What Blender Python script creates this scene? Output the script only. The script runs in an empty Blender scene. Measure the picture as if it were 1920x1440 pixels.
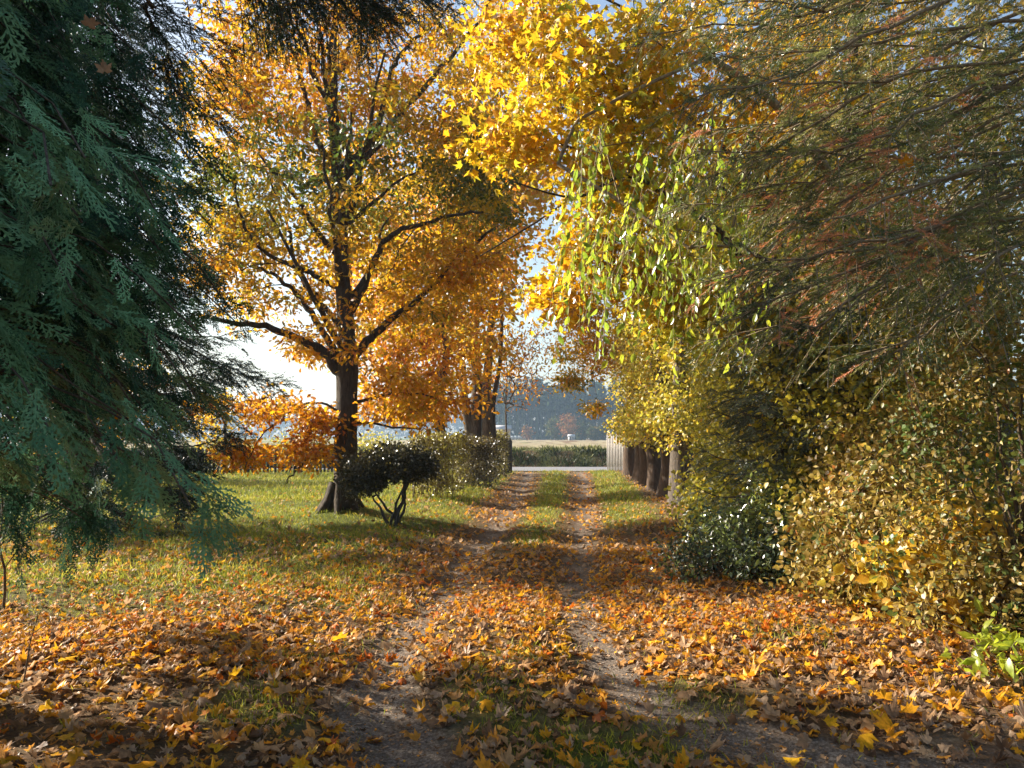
import bpy, math, random
import numpy as np
from mathutils import Vector, Matrix
R = math.radians
rng = np.random.default_rng(7)
random.seed(7)
SC = bpy.context.scene
COL = SC.collection

# ------------------------------------------------------------------ camera, sky, sun, exposure
FPX = 1450.0
PITCH = math.atan(100.0 / FPX)
CAMZ = 1.6
cd = bpy.data.cameras.new('camera'); cam = bpy.data.objects.new('camera', cd); COL.objects.link(cam)
cd.sensor_width = 36; cd.lens = 36 * FPX / 1920.0; cd.clip_end = 6000; cd.clip_start = 0.05
cam.location = (0, 0, CAMZ); cam.rotation_euler = (R(90) + PITCH, 0, 0)
SC.camera = cam
SUN_EL, SUN_AZ = 27.0, 69.0      # azimuth measured to the left of straight ahead
sdir = Vector((-math.sin(R(SUN_AZ)) * math.cos(R(SUN_EL)), math.cos(R(SUN_AZ)) * math.cos(R(SUN_EL)), math.sin(R(SUN_EL))))
w = bpy.data.worlds.new("World"); SC.world = w; w.use_nodes = True
nt = w.node_tree; bg = nt.nodes['Background']
sky = nt.nodes.new('ShaderNodeTexSky'); sky.sky_type = 'NISHITA'; sky.sun_disc = False
sky.sun_elevation = R(SUN_EL); sky.sun_rotation = R(-SUN_AZ); sky.air_density = 1.2; sky.dust_density = 2.5
nt.links.new(sky.outputs[0], bg.inputs[0]); bg.inputs[1].default_value = 0.075
ld = bpy.data.lights.new('sun', 'SUN'); ld.energy = 5.0; ld.angle = R(0.5); ld.color = (1.0, 0.93, 0.80)
lo = bpy.data.objects.new('sun', ld); COL.objects.link(lo); lo.location = (-20, 8, 20)
lo.rotation_euler = sdir.to_track_quat('Z', 'Y').to_euler()
SC.view_settings.view_transform = 'Standard'; SC.view_settings.look = 'None'
SC.view_settings.exposure = 1.65; SC.view_settings.gamma = 1
SC.cycles.max_bounces = 6; SC.cycles.diffuse_bounces = 3; SC.cycles.glossy_bounces = 2
SC.cycles.transmission_bounces = 4; SC.cycles.volume_bounces = 0
SC.cycles.sample_clamp_indirect = 4.0

# ------------------------------------------------------------------ helpers
def A(*v): return np.array(v, dtype=np.float64)
def nrm(v): return v / np.maximum(np.linalg.norm(v, axis=-1, keepdims=True), 1e-9)
ca, sa = math.cos(PITCH), math.sin(PITCH)
def P(px, py, Y):                     # point seen at pixel (1920x1440) at depth Y, measured off the photo
    u = (px - 960) / FPX; v = (720 - py) / FPX
    d = A(u, ca - v * sa, sa + v * ca)
    return A(0, 0, CAMZ) + d * (Y / d[1])
_wv = [(rng.uniform(0, 6.28), rng.uniform(0, 6.28)) for _ in range(24)]
def noise2(x, y, f=1.0, o=0):
    s = 0
    for i in range(6):
        a, ph = _wv[(i + o * 5) % 24]
        g = f * (0.6 + 0.37 * i)
        s = s + np.sin((x * math.cos(a) + y * math.sin(a)) * g + ph + 1.3 * np.sin((x * math.sin(a) - y * math.cos(a)) * g * .7 + ph * 2))
    return s / 6 * 1.3
def sstep(a, b, x):
    t = np.clip((x - a) / (b - a), 0, 1); return t * t * (3 - 2 * t)
TL = A(*[(lambda d: ((px - 960) / FPX * d, d))(CAMZ * FPX / (py - 820)) for px, py in
      [(840, 1440), (760, 1380), (715, 1310), (715, 1250), (760, 1180), (820, 1110), (880, 1040), (930, 985), (965, 940), (985, 903), (992, 890)]])
TR = A(*[(lambda d: ((px - 960) / FPX * d, d))(CAMZ * FPX / (py - 820)) for px, py in
      [(1700, 1440), (1420, 1380), (1260, 1320), (1140, 1240), (1092, 1160), (1082, 1090), (1088, 1010), (1095, 950), (1092, 905), (1092, 890)]])
def trackx(T, y): return np.interp(y, T[:, 1], T[:, 0])
OAK = A(-3.25, 14.8)
def height(x, y):
    x = np.asarray(x, float); y = np.asarray(y, float)
    lx = trackx(TL, y); rx = trackx(TR, y)
    yy = sstep(38, 33, y)
    tr = np.exp(-((x - lx) / .28) ** 2) + np.exp(-((x - rx) / .30) ** 2)
    h = -0.055 * np.clip(tr, 0, 1) * yy
    h = h + yy * 0.10 * sstep(0.4, 1.6, np.maximum(lx - x, x - rx)) * sstep(4, 9, y)
    h = h + 0.04 * noise2(x, y, 1.1) * yy + .018 * noise2(x, y, 4.0, 1) * yy + .006 * noise2(x, y, 13.0, 2) * yy
    h = h + 0.04 * np.sin(y * 1.35 + .5 * x) * sstep(5, 8, y) * sstep(20, 14, y) * sstep(4, 1.5, np.abs(x))
    h = h + 0.20 * np.exp(-(((x - OAK[0] - .15) / .75) ** 2 + ((y - OAK[1]) / .8) ** 2))
    h = h + .80 * sstep(41.6, 44.0, y) + .11 * noise2(x, y * .6, .9, 2) * sstep(42, 44, y)
    return h
def hz(x, y): return float(height(x, y))
def GP(px, py):                       # ground point seen at a pixel
    lo_, hi = 2.0, 200.0
    for _ in range(40):
        m = (lo_ + hi) / 2; p = P(px, py, m)
        if p[2] > hz(p[0], p[1]): lo_ = m
        else: hi = m
    p = P(px, py, lo_); return A(p[0], p[1], hz(p[0], p[1]))

def mk(name, V, F, mat, parent=None, attrs=None, smooth=False, label=None):
    """V (n,3); F: list of int arrays (m,3) or (m,4)"""
    me = bpy.data.meshes.new(name); V = np.ascontiguousarray(V, dtype=np.float32)
    me.vertices.add(len(V)); me.vertices.foreach_set('co', V.ravel())
    F = [np.asarray(f, dtype=np.int32) for f in F if len(f)]
    loops = np.concatenate([f.ravel() for f in F]); tot = np.concatenate([np.full(len(f), f.shape[1], np.int32) for f in F])
    st = np.concatenate([[0], np.cumsum(tot)[:-1]]).astype(np.int32)
    me.loops.add(len(loops)); me.loops.foreach_set('vertex_index', loops)
    me.polygons.add(len(tot)); me.polygons.foreach_set('loop_start', st); me.polygons.foreach_set('loop_total', tot)
    if smooth: me.polygons.foreach_set('use_smooth', np.ones(len(tot), bool))
    me.update(calc_edges=True)
    for k, a in (attrs or {}).items():
        at = me.attributes.new(k, 'FLOAT', 'POINT'); at.data.foreach_set('value', np.ascontiguousarray(a, dtype=np.float32))
    if mat: me.materials.append(mat)
    o = bpy.data.objects.new(name, me); COL.objects.link(o)
    if parent is not None:
        o.parent = parent; me.transform(_wm(parent).inverted())
    if label: o['label'] = label
    return o
def _wm(p):
    T = Matrix.Translation(p.location) @ p.rotation_euler.to_matrix().to_4x4()
    return _wm(p.parent) @ T if p.parent else T
def thing(name, label, cat, loc=(0, 0, 0), group=None):
    o = bpy.data.objects.new(name, None); COL.objects.link(o); o.location = tuple(float(a) for a in loc)
    o.empty_display_size = .2
    tag(o, label, cat, group); return o
def tag(o, label=None, cat=None, group=None, kind=None):
    if label: o['label'] = label
    if cat: o['category'] = cat
    if group: o['group'] = group
    if kind: o['kind'] = kind
    return o

class Geo:
    def __init__(s): s.V = []; s.Q = []; s.T = []; s.n = 0; s.A = []
    def add(s, V, Q=None, T=None, a=None):
        s.V.append(V)
        if Q is not None and len(Q): s.Q.append(np.asarray(Q) + s.n)
        if T is not None and len(T): s.T.append(np.asarray(T) + s.n)
        s.A.append(np.full(len(V), 0.5) if a is None else a)
        s.n += len(V)
    def tube(s, pts, rad, sides=5, a=None):
        pts = np.asarray(pts, float); n = len(pts); rad = np.broadcast_to(rad, (n,))
        t = nrm(np.gradient(pts, axis=0)); up = A(0.31, 0.17, .93) if abs(t[0][2]) < .8 else A(.9, .35, .1)
        b1 = nrm(np.cross(t, up)); b2 = np.cross(t, b1)
        th = np.arange(sides) * 2 * math.pi / sides
        ring = (b1[:, None, :] * np.cos(th)[None, :, None] + b2[:, None, :] * np.sin(th)[None, :, None]) * rad[:, None, None] + pts[:, None, :]
        i = np.arange(n - 1)[:, None] * sides; j = np.arange(sides)[None, :]; j2 = (j + 1) % sides
        Q = np.stack([i + j, i + j2, i + sides + j2, i + sides + j], -1).reshape(-1, 4)
        s.add(ring.reshape(-1, 3), Q, None, None if a is None else np.full(n * sides, a))
    def box(s, c, sz, rz=0.0, top=None):
        x, y, z = [q / 2 for q in sz]; V = A(*[(i * x, j * y, k * z) for k in (-1, 1) for j in (-1, 1) for i in (-1, 1)])
        if top: V = np.vstack([V, [0, 0, z + top]])
        c_, s_ = math.cos(rz), math.sin(rz)
        V = np.stack([V[:, 0] * c_ - V[:, 1] * s_, V[:, 0] * s_ + V[:, 1] * c_, V[:, 2]], -1) + A(*c)
        Q = [(0, 2, 3, 1), (0, 1, 5, 4), (1, 3, 7, 5), (3, 2, 6, 7), (2, 0, 4, 6)]
        if top: s.add(V, Q, [(4, 5, 8), (5, 7, 8), (7, 6, 8), (6, 4, 8)])
        else: s.add(V, Q + [(4, 5, 7, 6)])
    def build(s, name, mat, parent=None, smooth=False, label=None, attr=True):
        V = np.concatenate(s.V); F = []
        if s.Q: F.append(np.concatenate(s.Q))
        if s.T: F.append(np.concatenate(s.T))
        return mk(name, V, F, mat, parent, {'tint': np.concatenate(s.A)} if attr else None, smooth, label)

# ------------------------------------------------------------------ materials
def newmat(name):
    m = bpy.data.materials.new(name); m.use_nodes = True; t = m.node_tree
    for n in list(t.nodes): t.nodes.remove(n)
    out = t.nodes.new('ShaderNodeOutputMaterial'); return m, t, out
def ramp(t, stops, fac, interp='LINEAR'):
    r = t.nodes.new('ShaderNodeValToRGB'); e = r.color_ramp.elements; r.color_ramp.interpolation = interp
    while len(e) < len(stops): e.new(.5)
    for k, (p, c) in enumerate(stops): e[k].position = p; e[k].color = (*c, 1)
    t.links.new(fac, r.inputs[0]); return r.outputs[0]
def leafmat(name, stops, trans=.5, gloss=.06, rough=.35, tboost=1.25):
    m, t, out = newmat(name); L = t.links.new
    at = t.nodes.new('ShaderNodeAttribute'); at.attribute_name = 'tint'
    c = ramp(t, stops, at.outputs['Fac'])
    geo = t.nodes.new('ShaderNodeNewGeometry')
    nz = t.nodes.new('ShaderNodeTexNoise'); nz.inputs['Scale'].default_value = 45; nz.inputs['Detail'].default_value = 3
    L(geo.outputs['Position'], nz.inputs['Vector'])
    mr = t.nodes.new('ShaderNodeMapRange'); L(nz.outputs[0], mr.inputs[0]); mr.inputs[1].default_value = .3; mr.inputs[2].default_value = .7
    mr.inputs[3].default_value = .72; mr.inputs[4].default_value = 1.15
    mu = t.nodes.new('ShaderNodeVectorMath'); mu.operation = 'SCALE'; L(c, mu.inputs[0]); L(mr.outputs[0], mu.inputs['Scale'])
    d = t.nodes.new('ShaderNodeBsdfDiffuse'); L(mu.outputs[0], d.inputs[0])
    tr = t.nodes.new('ShaderNodeBsdfTranslucent')
    gm = t.nodes.new('ShaderNodeVectorMath'); gm.operation = 'SCALE'; gm.inputs['Scale'].default_value = tboost; L(mu.outputs[0], gm.inputs[0]); L(gm.outputs[0], tr.inputs[0])
    mx = t.nodes.new('ShaderNodeMixShader'); mx.inputs[0].default_value = trans; L(d.outputs[0], mx.inputs[1]); L(tr.outputs[0], mx.inputs[2])
    g = t.nodes.new('ShaderNodeBsdfGlossy'); g.inputs['Roughness'].default_value = rough; g.inputs[0].default_value = (1, 1, 1, 1)
    fr = t.nodes.new('ShaderNodeFresnel'); fr.inputs[0].default_value = 1.4
    ml = t.nodes.new('ShaderNodeMath'); ml.operation = 'MULTIPLY_ADD'; L(fr.outputs[0], ml.inputs[0]); ml.inputs[1].default_value = gloss * 3.5; ml.inputs[2].default_value = gloss * .15
    ml.use_clamp = True
    mn = t.nodes.new('ShaderNodeMath'); mn.operation = 'MINIMUM'; L(ml.outputs[0], mn.inputs[0]); mn.inputs[1].default_value = min(.4, gloss * 2.2)
    m2 = t.nodes.new('ShaderNodeMixShader'); L(mn.outputs[0], m2.inputs[0]); L(mx.outputs[0], m2.inputs[1]); L(g.outputs[0], m2.inputs[2])
    L(m2.outputs[0], out.inputs[0]); return m
def solidmat(name, c1, c2, scale=20, stretch=(1, 1, 1), rough=.85, bump=.3, dist=.02, detail=6):
    m, t, out = newmat(name); L = t.links.new
    geo = t.nodes.new('ShaderNodeTexCoord'); mp = t.nodes.new('ShaderNodeMapping'); mp.inputs['Scale'].default_value = stretch
    L(geo.outputs['Object'], mp.inputs[0])
    nz = t.nodes.new('ShaderNodeTexNoise'); nz.inputs['Scale'].default_value = scale; nz.inputs['Detail'].default_value = detail; nz.inputs['Roughness'].default_value = .65
    L(mp.outputs[0], nz.inputs['Vector'])
    c = ramp(t, [(.35, c1), (.65, c2)], nz.outputs[0])
    p = t.nodes.new('ShaderNodeBsdfPrincipled'); L(c, p.inputs['Base Color']); p.inputs['Roughness'].default_value = rough
    p.inputs['Specular IOR Level'].default_value = .2
    b = t.nodes.new('ShaderNodeBump'); b.inputs['Strength'].default_value = bump; b.inputs['Distance'].default_value = dist
    L(nz.outputs[0], b.inputs['Height']); L(b.outputs[0], p.inputs['Normal'])
    L(p.outputs[0], out.inputs[0]); return m

M_brownbark = solidmat('brown_bark', (.045, .028, .018), (.12, .08, .055), 10, (3, 3, .5), bump=.9, dist=.04)
M_oakbark = solidmat('oak_bark', (.035, .026, .018), (.085, .065, .045), 9, (3, 3, .6), bump=.9, dist=.04)
M_bark = solidmat('grey_bark', (.045, .035, .027), (.15, .12, .095), 10, (3, 3, .5), bump=.9, dist=.04)
M_twig = solidmat('twig_bark', (.06, .04, .025), (.14, .10, .06), 30)
M_drytwig = solidmat('dry_twig_bark', (.12, .085, .05), (.26, .20, .12), 30)
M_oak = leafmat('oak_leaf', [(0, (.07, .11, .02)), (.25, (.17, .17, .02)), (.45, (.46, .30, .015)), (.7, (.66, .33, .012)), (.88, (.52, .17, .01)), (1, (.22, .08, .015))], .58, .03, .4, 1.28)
M_maple = leafmat('maple_leaf', [(0, (.20, .28, .02)), (.25, (.46, .38, .02)), (.6, (.66, .36, .012)), (.85, (.62, .25, .012)), (1, (.40, .13, .015))], .6, .04)
M_green = leafmat('green_oval_leaf', [(0, (.10, .17, .03)), (.5, (.24, .33, .03)), (1, (.42, .44, .03))], .6, .06, .35, 1.4)
M_lime = leafmat('lime_leaf', [(0, (.15, .17, .025)), (.4, (.34, .30, .035)), (.75, (.60, .47, .045)), (1, (.68, .36, .03))], .55, .04, .58)
M_bush = leafmat('bush_leaf', [(0, (.09, .14, .025)), (.2, (.14, .15, .03)), (.38, (.26, .16, .035)), (.7, (.42, .30, .06)), (.9, (.52, .40, .05)), (1, (.50, .17, .03))], .38, .045, .58)
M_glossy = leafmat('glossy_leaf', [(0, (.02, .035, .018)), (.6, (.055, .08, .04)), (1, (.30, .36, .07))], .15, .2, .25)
M_darkshrub = leafmat('dark_shrub_leaf', [(0, (.03, .03, .018)), (.6, (.085, .075, .035)), (1, (.26, .20, .05))], .2, .07, .3)
M_hedge = leafmat('hedge_leaf', [(0, (.05, .04, .02)), (.4, (.13, .10, .03)), (.8, (.30, .26, .05)), (1, (.46, .42, .06))], .4, .06, .35)
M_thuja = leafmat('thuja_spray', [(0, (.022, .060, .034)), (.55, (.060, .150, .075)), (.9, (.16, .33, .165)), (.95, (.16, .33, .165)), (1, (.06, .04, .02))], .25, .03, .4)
M_spruce = leafmat('spruce_needle', [(0, (.03, .055, .02)), (.45, (.11, .14, .035)), (.85, (.36, .35, .09)), (.9, (.55, .20, .08)), (1, (.66, .28, .13))], .35, .05, .4)
M_bluespruce = leafmat('blue_spruce_needle', [(0, (.04, .06, .04)), (.5, (.085, .11, .07)), (1, (.16, .18, .11))], .2, .04, .4)
M_bankgrass = leafmat('bank_grass_blade', [(0, (.018, .026, .008)), (.5, (.05, .065, .016)), (.6, (.16, .17, .04)), (1, (.26, .25, .07))], .25, .01, .5)  # dark stops stand for the shaded slope, pale stops for its sunlit top
M_dspruce = leafmat('dark_spruce_needle', [(0, (.012, .025, .014)), (.6, (.022, .045, .025)), (1, (.05, .07, .04))], .15, .03, .4)
M_litter = leafmat('fallen_leaf', [(0, (.10, .055, .03)), (.22, (.22, .12, .06)), (.42, (.46, .31, .19)), (.58, (.50, .23, .05)), (.74, (.66, .27, .015)), (.90, (.74, .42, .02)), (1, (.52, .12, .01))], .35, .018, .5)
M_grass = leafmat('grass_blade', [(0, (.08, .12, .015)), (.5, (.27, .28, .03)), (.85, (.50, .42, .06)), (1, (.42, .32, .12))], .45, .012, .5)
M_farleaf = leafmat('far_foliage', [(0, (.012, .03, .016)), (.5, (.025, .055, .028)), (.8, (.09, .10, .03)), (1, (.35, .15, .06))], .10, .0, .6)

def ground_material(name, kindc):
    m, t, out = newmat(name); L = t.links.new
    geo = t.nodes.new('ShaderNodeNewGeometry')
    def nz(s, d=6, r=.6):
        n = t.nodes.new('ShaderNodeTexNoise'); n.inputs['Scale'].default_value = s; n.inputs['Detail'].default_value = d; n.inputs['Roughness'].default_value = r
        L(geo.outputs['Position'], n.inputs['Vector']); return n.outputs[0]
    def att(a):
        n = t.nodes.new('ShaderNodeAttribute'); n.attribute_name = a; return n.outputs['Fac']
    def mix(f, a, b):
        n = t.nodes.new('ShaderNodeMix'); n.data_type = 'RGBA'; L(f, n.inputs[0]); L(a, n.inputs[6]); L(b, n.inputs[7]); return n.outputs[2]
    fine = nz(48, 10, .8)
    soil = ramp(t, [(.36, (.07, .052, .04)), (.5, (.20, .155, .12)), (.62, (.40, .33, .27))], fine)
    duff = ramp(t, [(.3, (.05, .03, .018)), (.5, (.13, .08, .045)), (.62, (.25, .13, .045)), (.75, (.33, .22, .12))], nz(34, 8, .75))
    grass = ramp(t, [(.3, (.04, .06, .014)), (.5, (.10, .125, .024)), (.7, (.20, .19, .05))], nz(22, 8, .7))
    edge = t.nodes.new('ShaderNodeMath'); edge.operation = 'ADD'; L(att('green'), edge.inputs[0])
    e2 = t.nodes.new('ShaderNodeMapRange'); L(nz(3.0, 5), e2.inputs[0]); e2.inputs[1].default_value = .25; e2.inputs[2].default_value = .75; e2.inputs[3].default_value = -.35; e2.inputs[4].default_value = .35
    L(e2.outputs[0], edge.inputs[1]); edge.use_clamp = True
    c = mix(edge.outputs[0], duff, grass)
    b2 = t.nodes.new('ShaderNodeMath'); b2.operation = 'ADD'; L(att('bare'), b2.inputs[0]); L(e2.outputs[0], b2.inputs[1]); b2.use_clamp = True
    c = mix(b2.outputs[0], c, soil)
    p = t.nodes.new('ShaderNodeBsdfPrincipled'); L(c, p.inputs['Base Color']); p.inputs['Roughness'].default_value = .95; p.inputs['Specular IOR Level'].default_value = .1
    b = t.nodes.new('ShaderNodeBump'); b.inputs['Strength'].default_value = .8; b.inputs['Distance'].default_value = .05; L(fine, b.inputs['Height']); L(b.outputs[0], p.inputs['Normal'])
    L(p.outputs[0], out.inputs[0]); return m
M_ground = ground_material('ground_soil', 0)
M_asphalt = solidmat('road_surface', (.16, .155, .165), (.23, .22, .225), 30, bump=.2)
M_field = solidmat('field_soil', (.16, .11, .075), (.34, .29, .15), 1.2, (.25, 1.0, 1), bump=.5, dist=.1)
M_wood = solidmat('weathered_wood', (.26, .24, .23), (.42, .39, .37), 12, (4, 4, .4), bump=.4)
M_darkwood = solidmat('dark_wood', (.03, .027, .025), (.08, .07, .06), 12, (4, 4, .4), bump=.4)
M_wall = solidmat('pale_wall', (.45, .33, .24), (.55, .42, .32), 4)
M_roof = solidmat('grey_roof', (.35, .34, .34), (.5, .48, .47), 5)
M_white = solidmat('white_panel', (.35, .36, .37), (.5, .5, .5), 4)
M_glass = solidmat('dark_window', (.02, .03, .04), (.04, .05, .06), 4, rough=.2)

# ------------------------------------------------------------------ ground
def green_at(x, y):
    lx = trackx(TL, y); rx = trackx(TR, y)
    lawn = sstep(.3, 1.4, lx - x - .25 * noise2(x, y, 1.2)) * sstep(6.0, 9.0, y + .5 * noise2(x, y, .9, 1))
    verge = .75 * sstep(.2, .6, x - rx) * sstep(1.9, 1.1, x - rx) * sstep(12, 15, y)
    med = .8 * np.exp(-((x - (lx + rx) / 2) / (.22 * (rx - lx) + .05)) ** 2) * sstep(9, 13, y)
    near = .75 * sstep(.15, .6, noise2(x * 1.0, y, 1.6, 2)) * sstep(9.5, 7, y)
    nm = .9 * np.exp(-((x - (lx * .55 + rx * .45)) / .35) ** 2) * sstep(7.0, 5.0, y) * (0.5 + .5 * noise2(x, y, 2, 3))
    return np.clip(lawn + verge + med + near * .8 + nm, 0, 1) * sstep(-4, 0, y)
def bare_at(x, y):
    lx = trackx(TL, y); rx = trackx(TR, y)
    wl = .20 + .14 * sstep(7, 4, y); wr = .21 + .30 * sstep(5.5, 3.5, y)
    b = np.exp(-((x - lx) / wl) ** 4) + np.exp(-((x - rx) / wr) ** 4)
    b = b + .8 * sstep(4.6, 3.6, y) * sstep(.8, 1.4, x)
    return np.clip(b, 0, 1) * sstep(37.5, 35, y) * (.75 + .25 * sstep(7.5, 5.5, y)) * sstep(-2, 1, y)
def axis(segs):
    out = []
    for a, b, s in segs: out.append(np.arange(a, b, s))
    return np.concatenate(out + [[segs[-1][1]]])
xs = axis([(-2500, -300, 300), (-300, -60, 20), (-60, -12, 1.5), (-12, -4.5, .25), (-4.5, 5.5, .11), (5.5, 12, .3), (12, 60, 2), (60, 300, 20), (300, 2500, 300)])
ys = axis([(-600, -60, 120), (-60, -6, 4), (-6, 2, .5), (2, 12, .11), (12, 25, .2), (25, 41, .4), (41, 46, .25), (46, 100, 3), (100, 400, 20), (400, 3000, 260)])
def sheet(xs, ys, lift, zf=height):
    X, Y = np.meshgrid(xs, ys); Z = zf(X, Y) + lift
    V = np.stack([X, Y, Z], -1).reshape(-1, 3); nx = len(xs)
    i = np.arange(len(ys) - 1)[:, None] * nx; j = np.arange(nx - 1)[None, :]
    return X, Y, V, np.stack([i + j, i + j + 1, i + nx + j + 1, i + nx + j], -1).reshape(-1, 4)
X, Y, V, Q = sheet(xs, ys, 0)
tag(mk('ground', V, [Q], M_ground, attrs={'green': green_at(X, Y).ravel(), 'bare': bare_at(X, Y).ravel()}, smooth=True), kind='structure')
# lane: the strip that holds both wheel tracks, a sheet 4 mm above the ground
ysl = axis([(2.2, 12, .09), (12, 36, .2)]); us = np.linspace(0, 1, 46)
U, YL = np.meshgrid(us, ysl)
xl = trackx(TL, YL) - .38; xr = trackx(TR, YL) + .42
XL = xl + (xr - xl) * U
VL = np.stack([XL, YL, height(XL, YL) + .005], -1).reshape(-1, 3); nx = len(us)
i = np.arange(len(ysl) - 1)[:, None] * nx; j = np.arange(nx - 1)[None, :]
tag(mk('lane', VL, [np.stack([i + j, i + j + 1, i + nx + j + 1, i + nx + j], -1).reshape(-1, 4)], M_ground,
       attrs={'green': green_at(XL, YL).ravel(), 'bare': bare_at(XL, YL).ravel()}, smooth=True), kind='structure')
_, _, V, Q = sheet(axis([(-300, -20, 20), (-20, 20, 1), (20, 300, 20)]), axis([(36.6, 41.4, .4)]), .03)
tag(mk('road', V, [Q], M_asphalt, smooth=True), kind='structure')
_, _, V, Q = sheet(axis([(-400, -30, 20), (-30, 30, 2), (30, 400, 20)]), axis([(45.5, 100, 1.5), (100, 226, 9)]), .03)
tag(mk('field', V, [Q], M_field, smooth=True), kind='structure')

# ------------------------------------------------------------------ leaf templates (x across, y along, z off the blade)
def strip_leaf(half, fold=.18, curl=-.15):
    """half: list of (x, y) edge points from base to tip; midrib fold"""
    h = A(*half); n = len(h); mid = np.stack([np.zeros(n), h[:, 1], np.zeros(n)], 1)
    Rr = np.stack([h[:, 0], h[:, 1], h[:, 0] * fold], 1); Ll = Rr * A(-1, 1, 1)
    V = np.concatenate([mid, Rr, Ll]); V[:, 2] += curl * (V[:, 1]) ** 2
    T = []
    for k in range(n - 1):
        for off, fl in ((n, 0), (2 * n, 1)):
            a, b, c, d = k, k + 1, off + k + 1, off + k
            if h[k, 0] > 1e-6: T.append((a, c, d) if not fl else (a, d, c))
            if h[k + 1, 0] > 1e-6: T.append((a, b, c) if not fl else (a, c, b))
    return V, np.array(T)
def maple(full=True, curl=.15, wob=0.0, seed=0):
    r_ = np.random.default_rng(seed)
    o = [(0, 1.0), (11, .72), (17, .78), (27, .53), (38, .72), (50, .95), (60, .70), (66, .70), (76, .48), (92, .56), (104, .68), (118, .48), (150, .34), (172, .12)] if full else \
        [(0, 1.0), (25, .46), (50, .92), (78, .40), (104, .64), (150, .25)]
    pts = [(a, r) for a, r in o] + [(-a, r) for a, r in o[::-1] if a > 0]
    ang = np.radians([a for a, _ in pts]); rr = A(*[r for _, r in pts])
    V = np.stack([np.sin(ang) * rr, np.cos(ang) * rr + .15, np.zeros(len(pts))], 1)
    V = np.vstack([[0, .15, 0], V])
    V[:, 2] = curl * (np.hypot(V[:, 0], V[:, 1] - .15)) ** 2 + .12 * wob * np.sin(V[:, 0] * 3.2 + seed) + .10 * wob * np.sin(V[:, 1] * 4 + seed * 2) + r_.normal(0, .04 * wob, len(V))
    n = len(pts); T = [(0, 1 + (k + 1) % n, 1 + k) for k in range(n)]
    if full:   # petiole
        b = len(V); V = np.vstack([V, [.012, .15, .0], [-.012, .15, 0], [.05, -.45, .1]]); T.append((b, b + 1, b + 2))
    V[:, :2] *= .62
    return V, np.array(T)
T_OAK = [strip_leaf([(0.0, 0), (.07, .22), (.20, .36), (.11, .46), (.27, .62), (.16, .72), (.17, .88), (0, 1)], .25, c) for c in (-.25, .1)]
T_OAKL = [strip_leaf([(0.0, 0), (.20, .36), (.13, .5), (.25, .66), (0, 1)], .25, c) for c in (-.2, .15)]
T_MAP = [maple(True, c, wv, k) for k, (c, wv) in enumerate([(.08, .5), (-.12, .6), (.25, .8), (-.3, .8), (.05, 1.1), (.4, .8), (.7, 1.5), (-.45, 1.2), (.15, 1.6)])]
T_MAPL = [maple(False, c, 1.2, k + 9) for k, c in enumerate((.3, -.35, .1, .6))]
T_OVAL = [strip_leaf([(0, 0), (.20, .3), (.22, .6), (0, 1)], .3, c) for c in (-.3, .1)]
T_ROUND = [strip_leaf([(0, 0), (.33, .25), (.36, .6), (0, 1)], .25, c) for c in (-.25, .12)]
T_BLADE = [(A((-.03, 0, 0), (.03, 0, 0), (.02, .55, .10), (0, 1, .38)), np.array([(0, 1, 2), (0, 2, 3)]))]
T_CLUMP = [maple(False, .3, 2.0, 30 + k) for k in range(3)]

def scatter(templates, pos, tip, nor, scale, tint, geo=None):
    g = geo or Geo(); N = len(pos); tip = nrm(tip); nor = nor - tip * (nor * tip).sum(1, keepdims=True); nor = nrm(nor)
    xa = np.cross(tip, nor); pick = rng.integers(0, len(templates), N)
    for k, (V, T) in enumerate(templates):
        s = np.where(pick == k)[0]
        if not len(s): continue
        L = V[None] * scale[s][:, None, None]
        Wv = L[..., 0:1] * xa[s][:, None] + L[..., 1:2] * tip[s][:, None] + L[..., 2:3] * nor[s][:, None] + pos[s][:, None]
        F = T[None] + (np.arange(len(s)) * len(V))[:, None, None]
        g.add(Wv.reshape(-1, 3), None, F.reshape(-1, 3), np.repeat(tint[s], len(V)))
    return g

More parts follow.
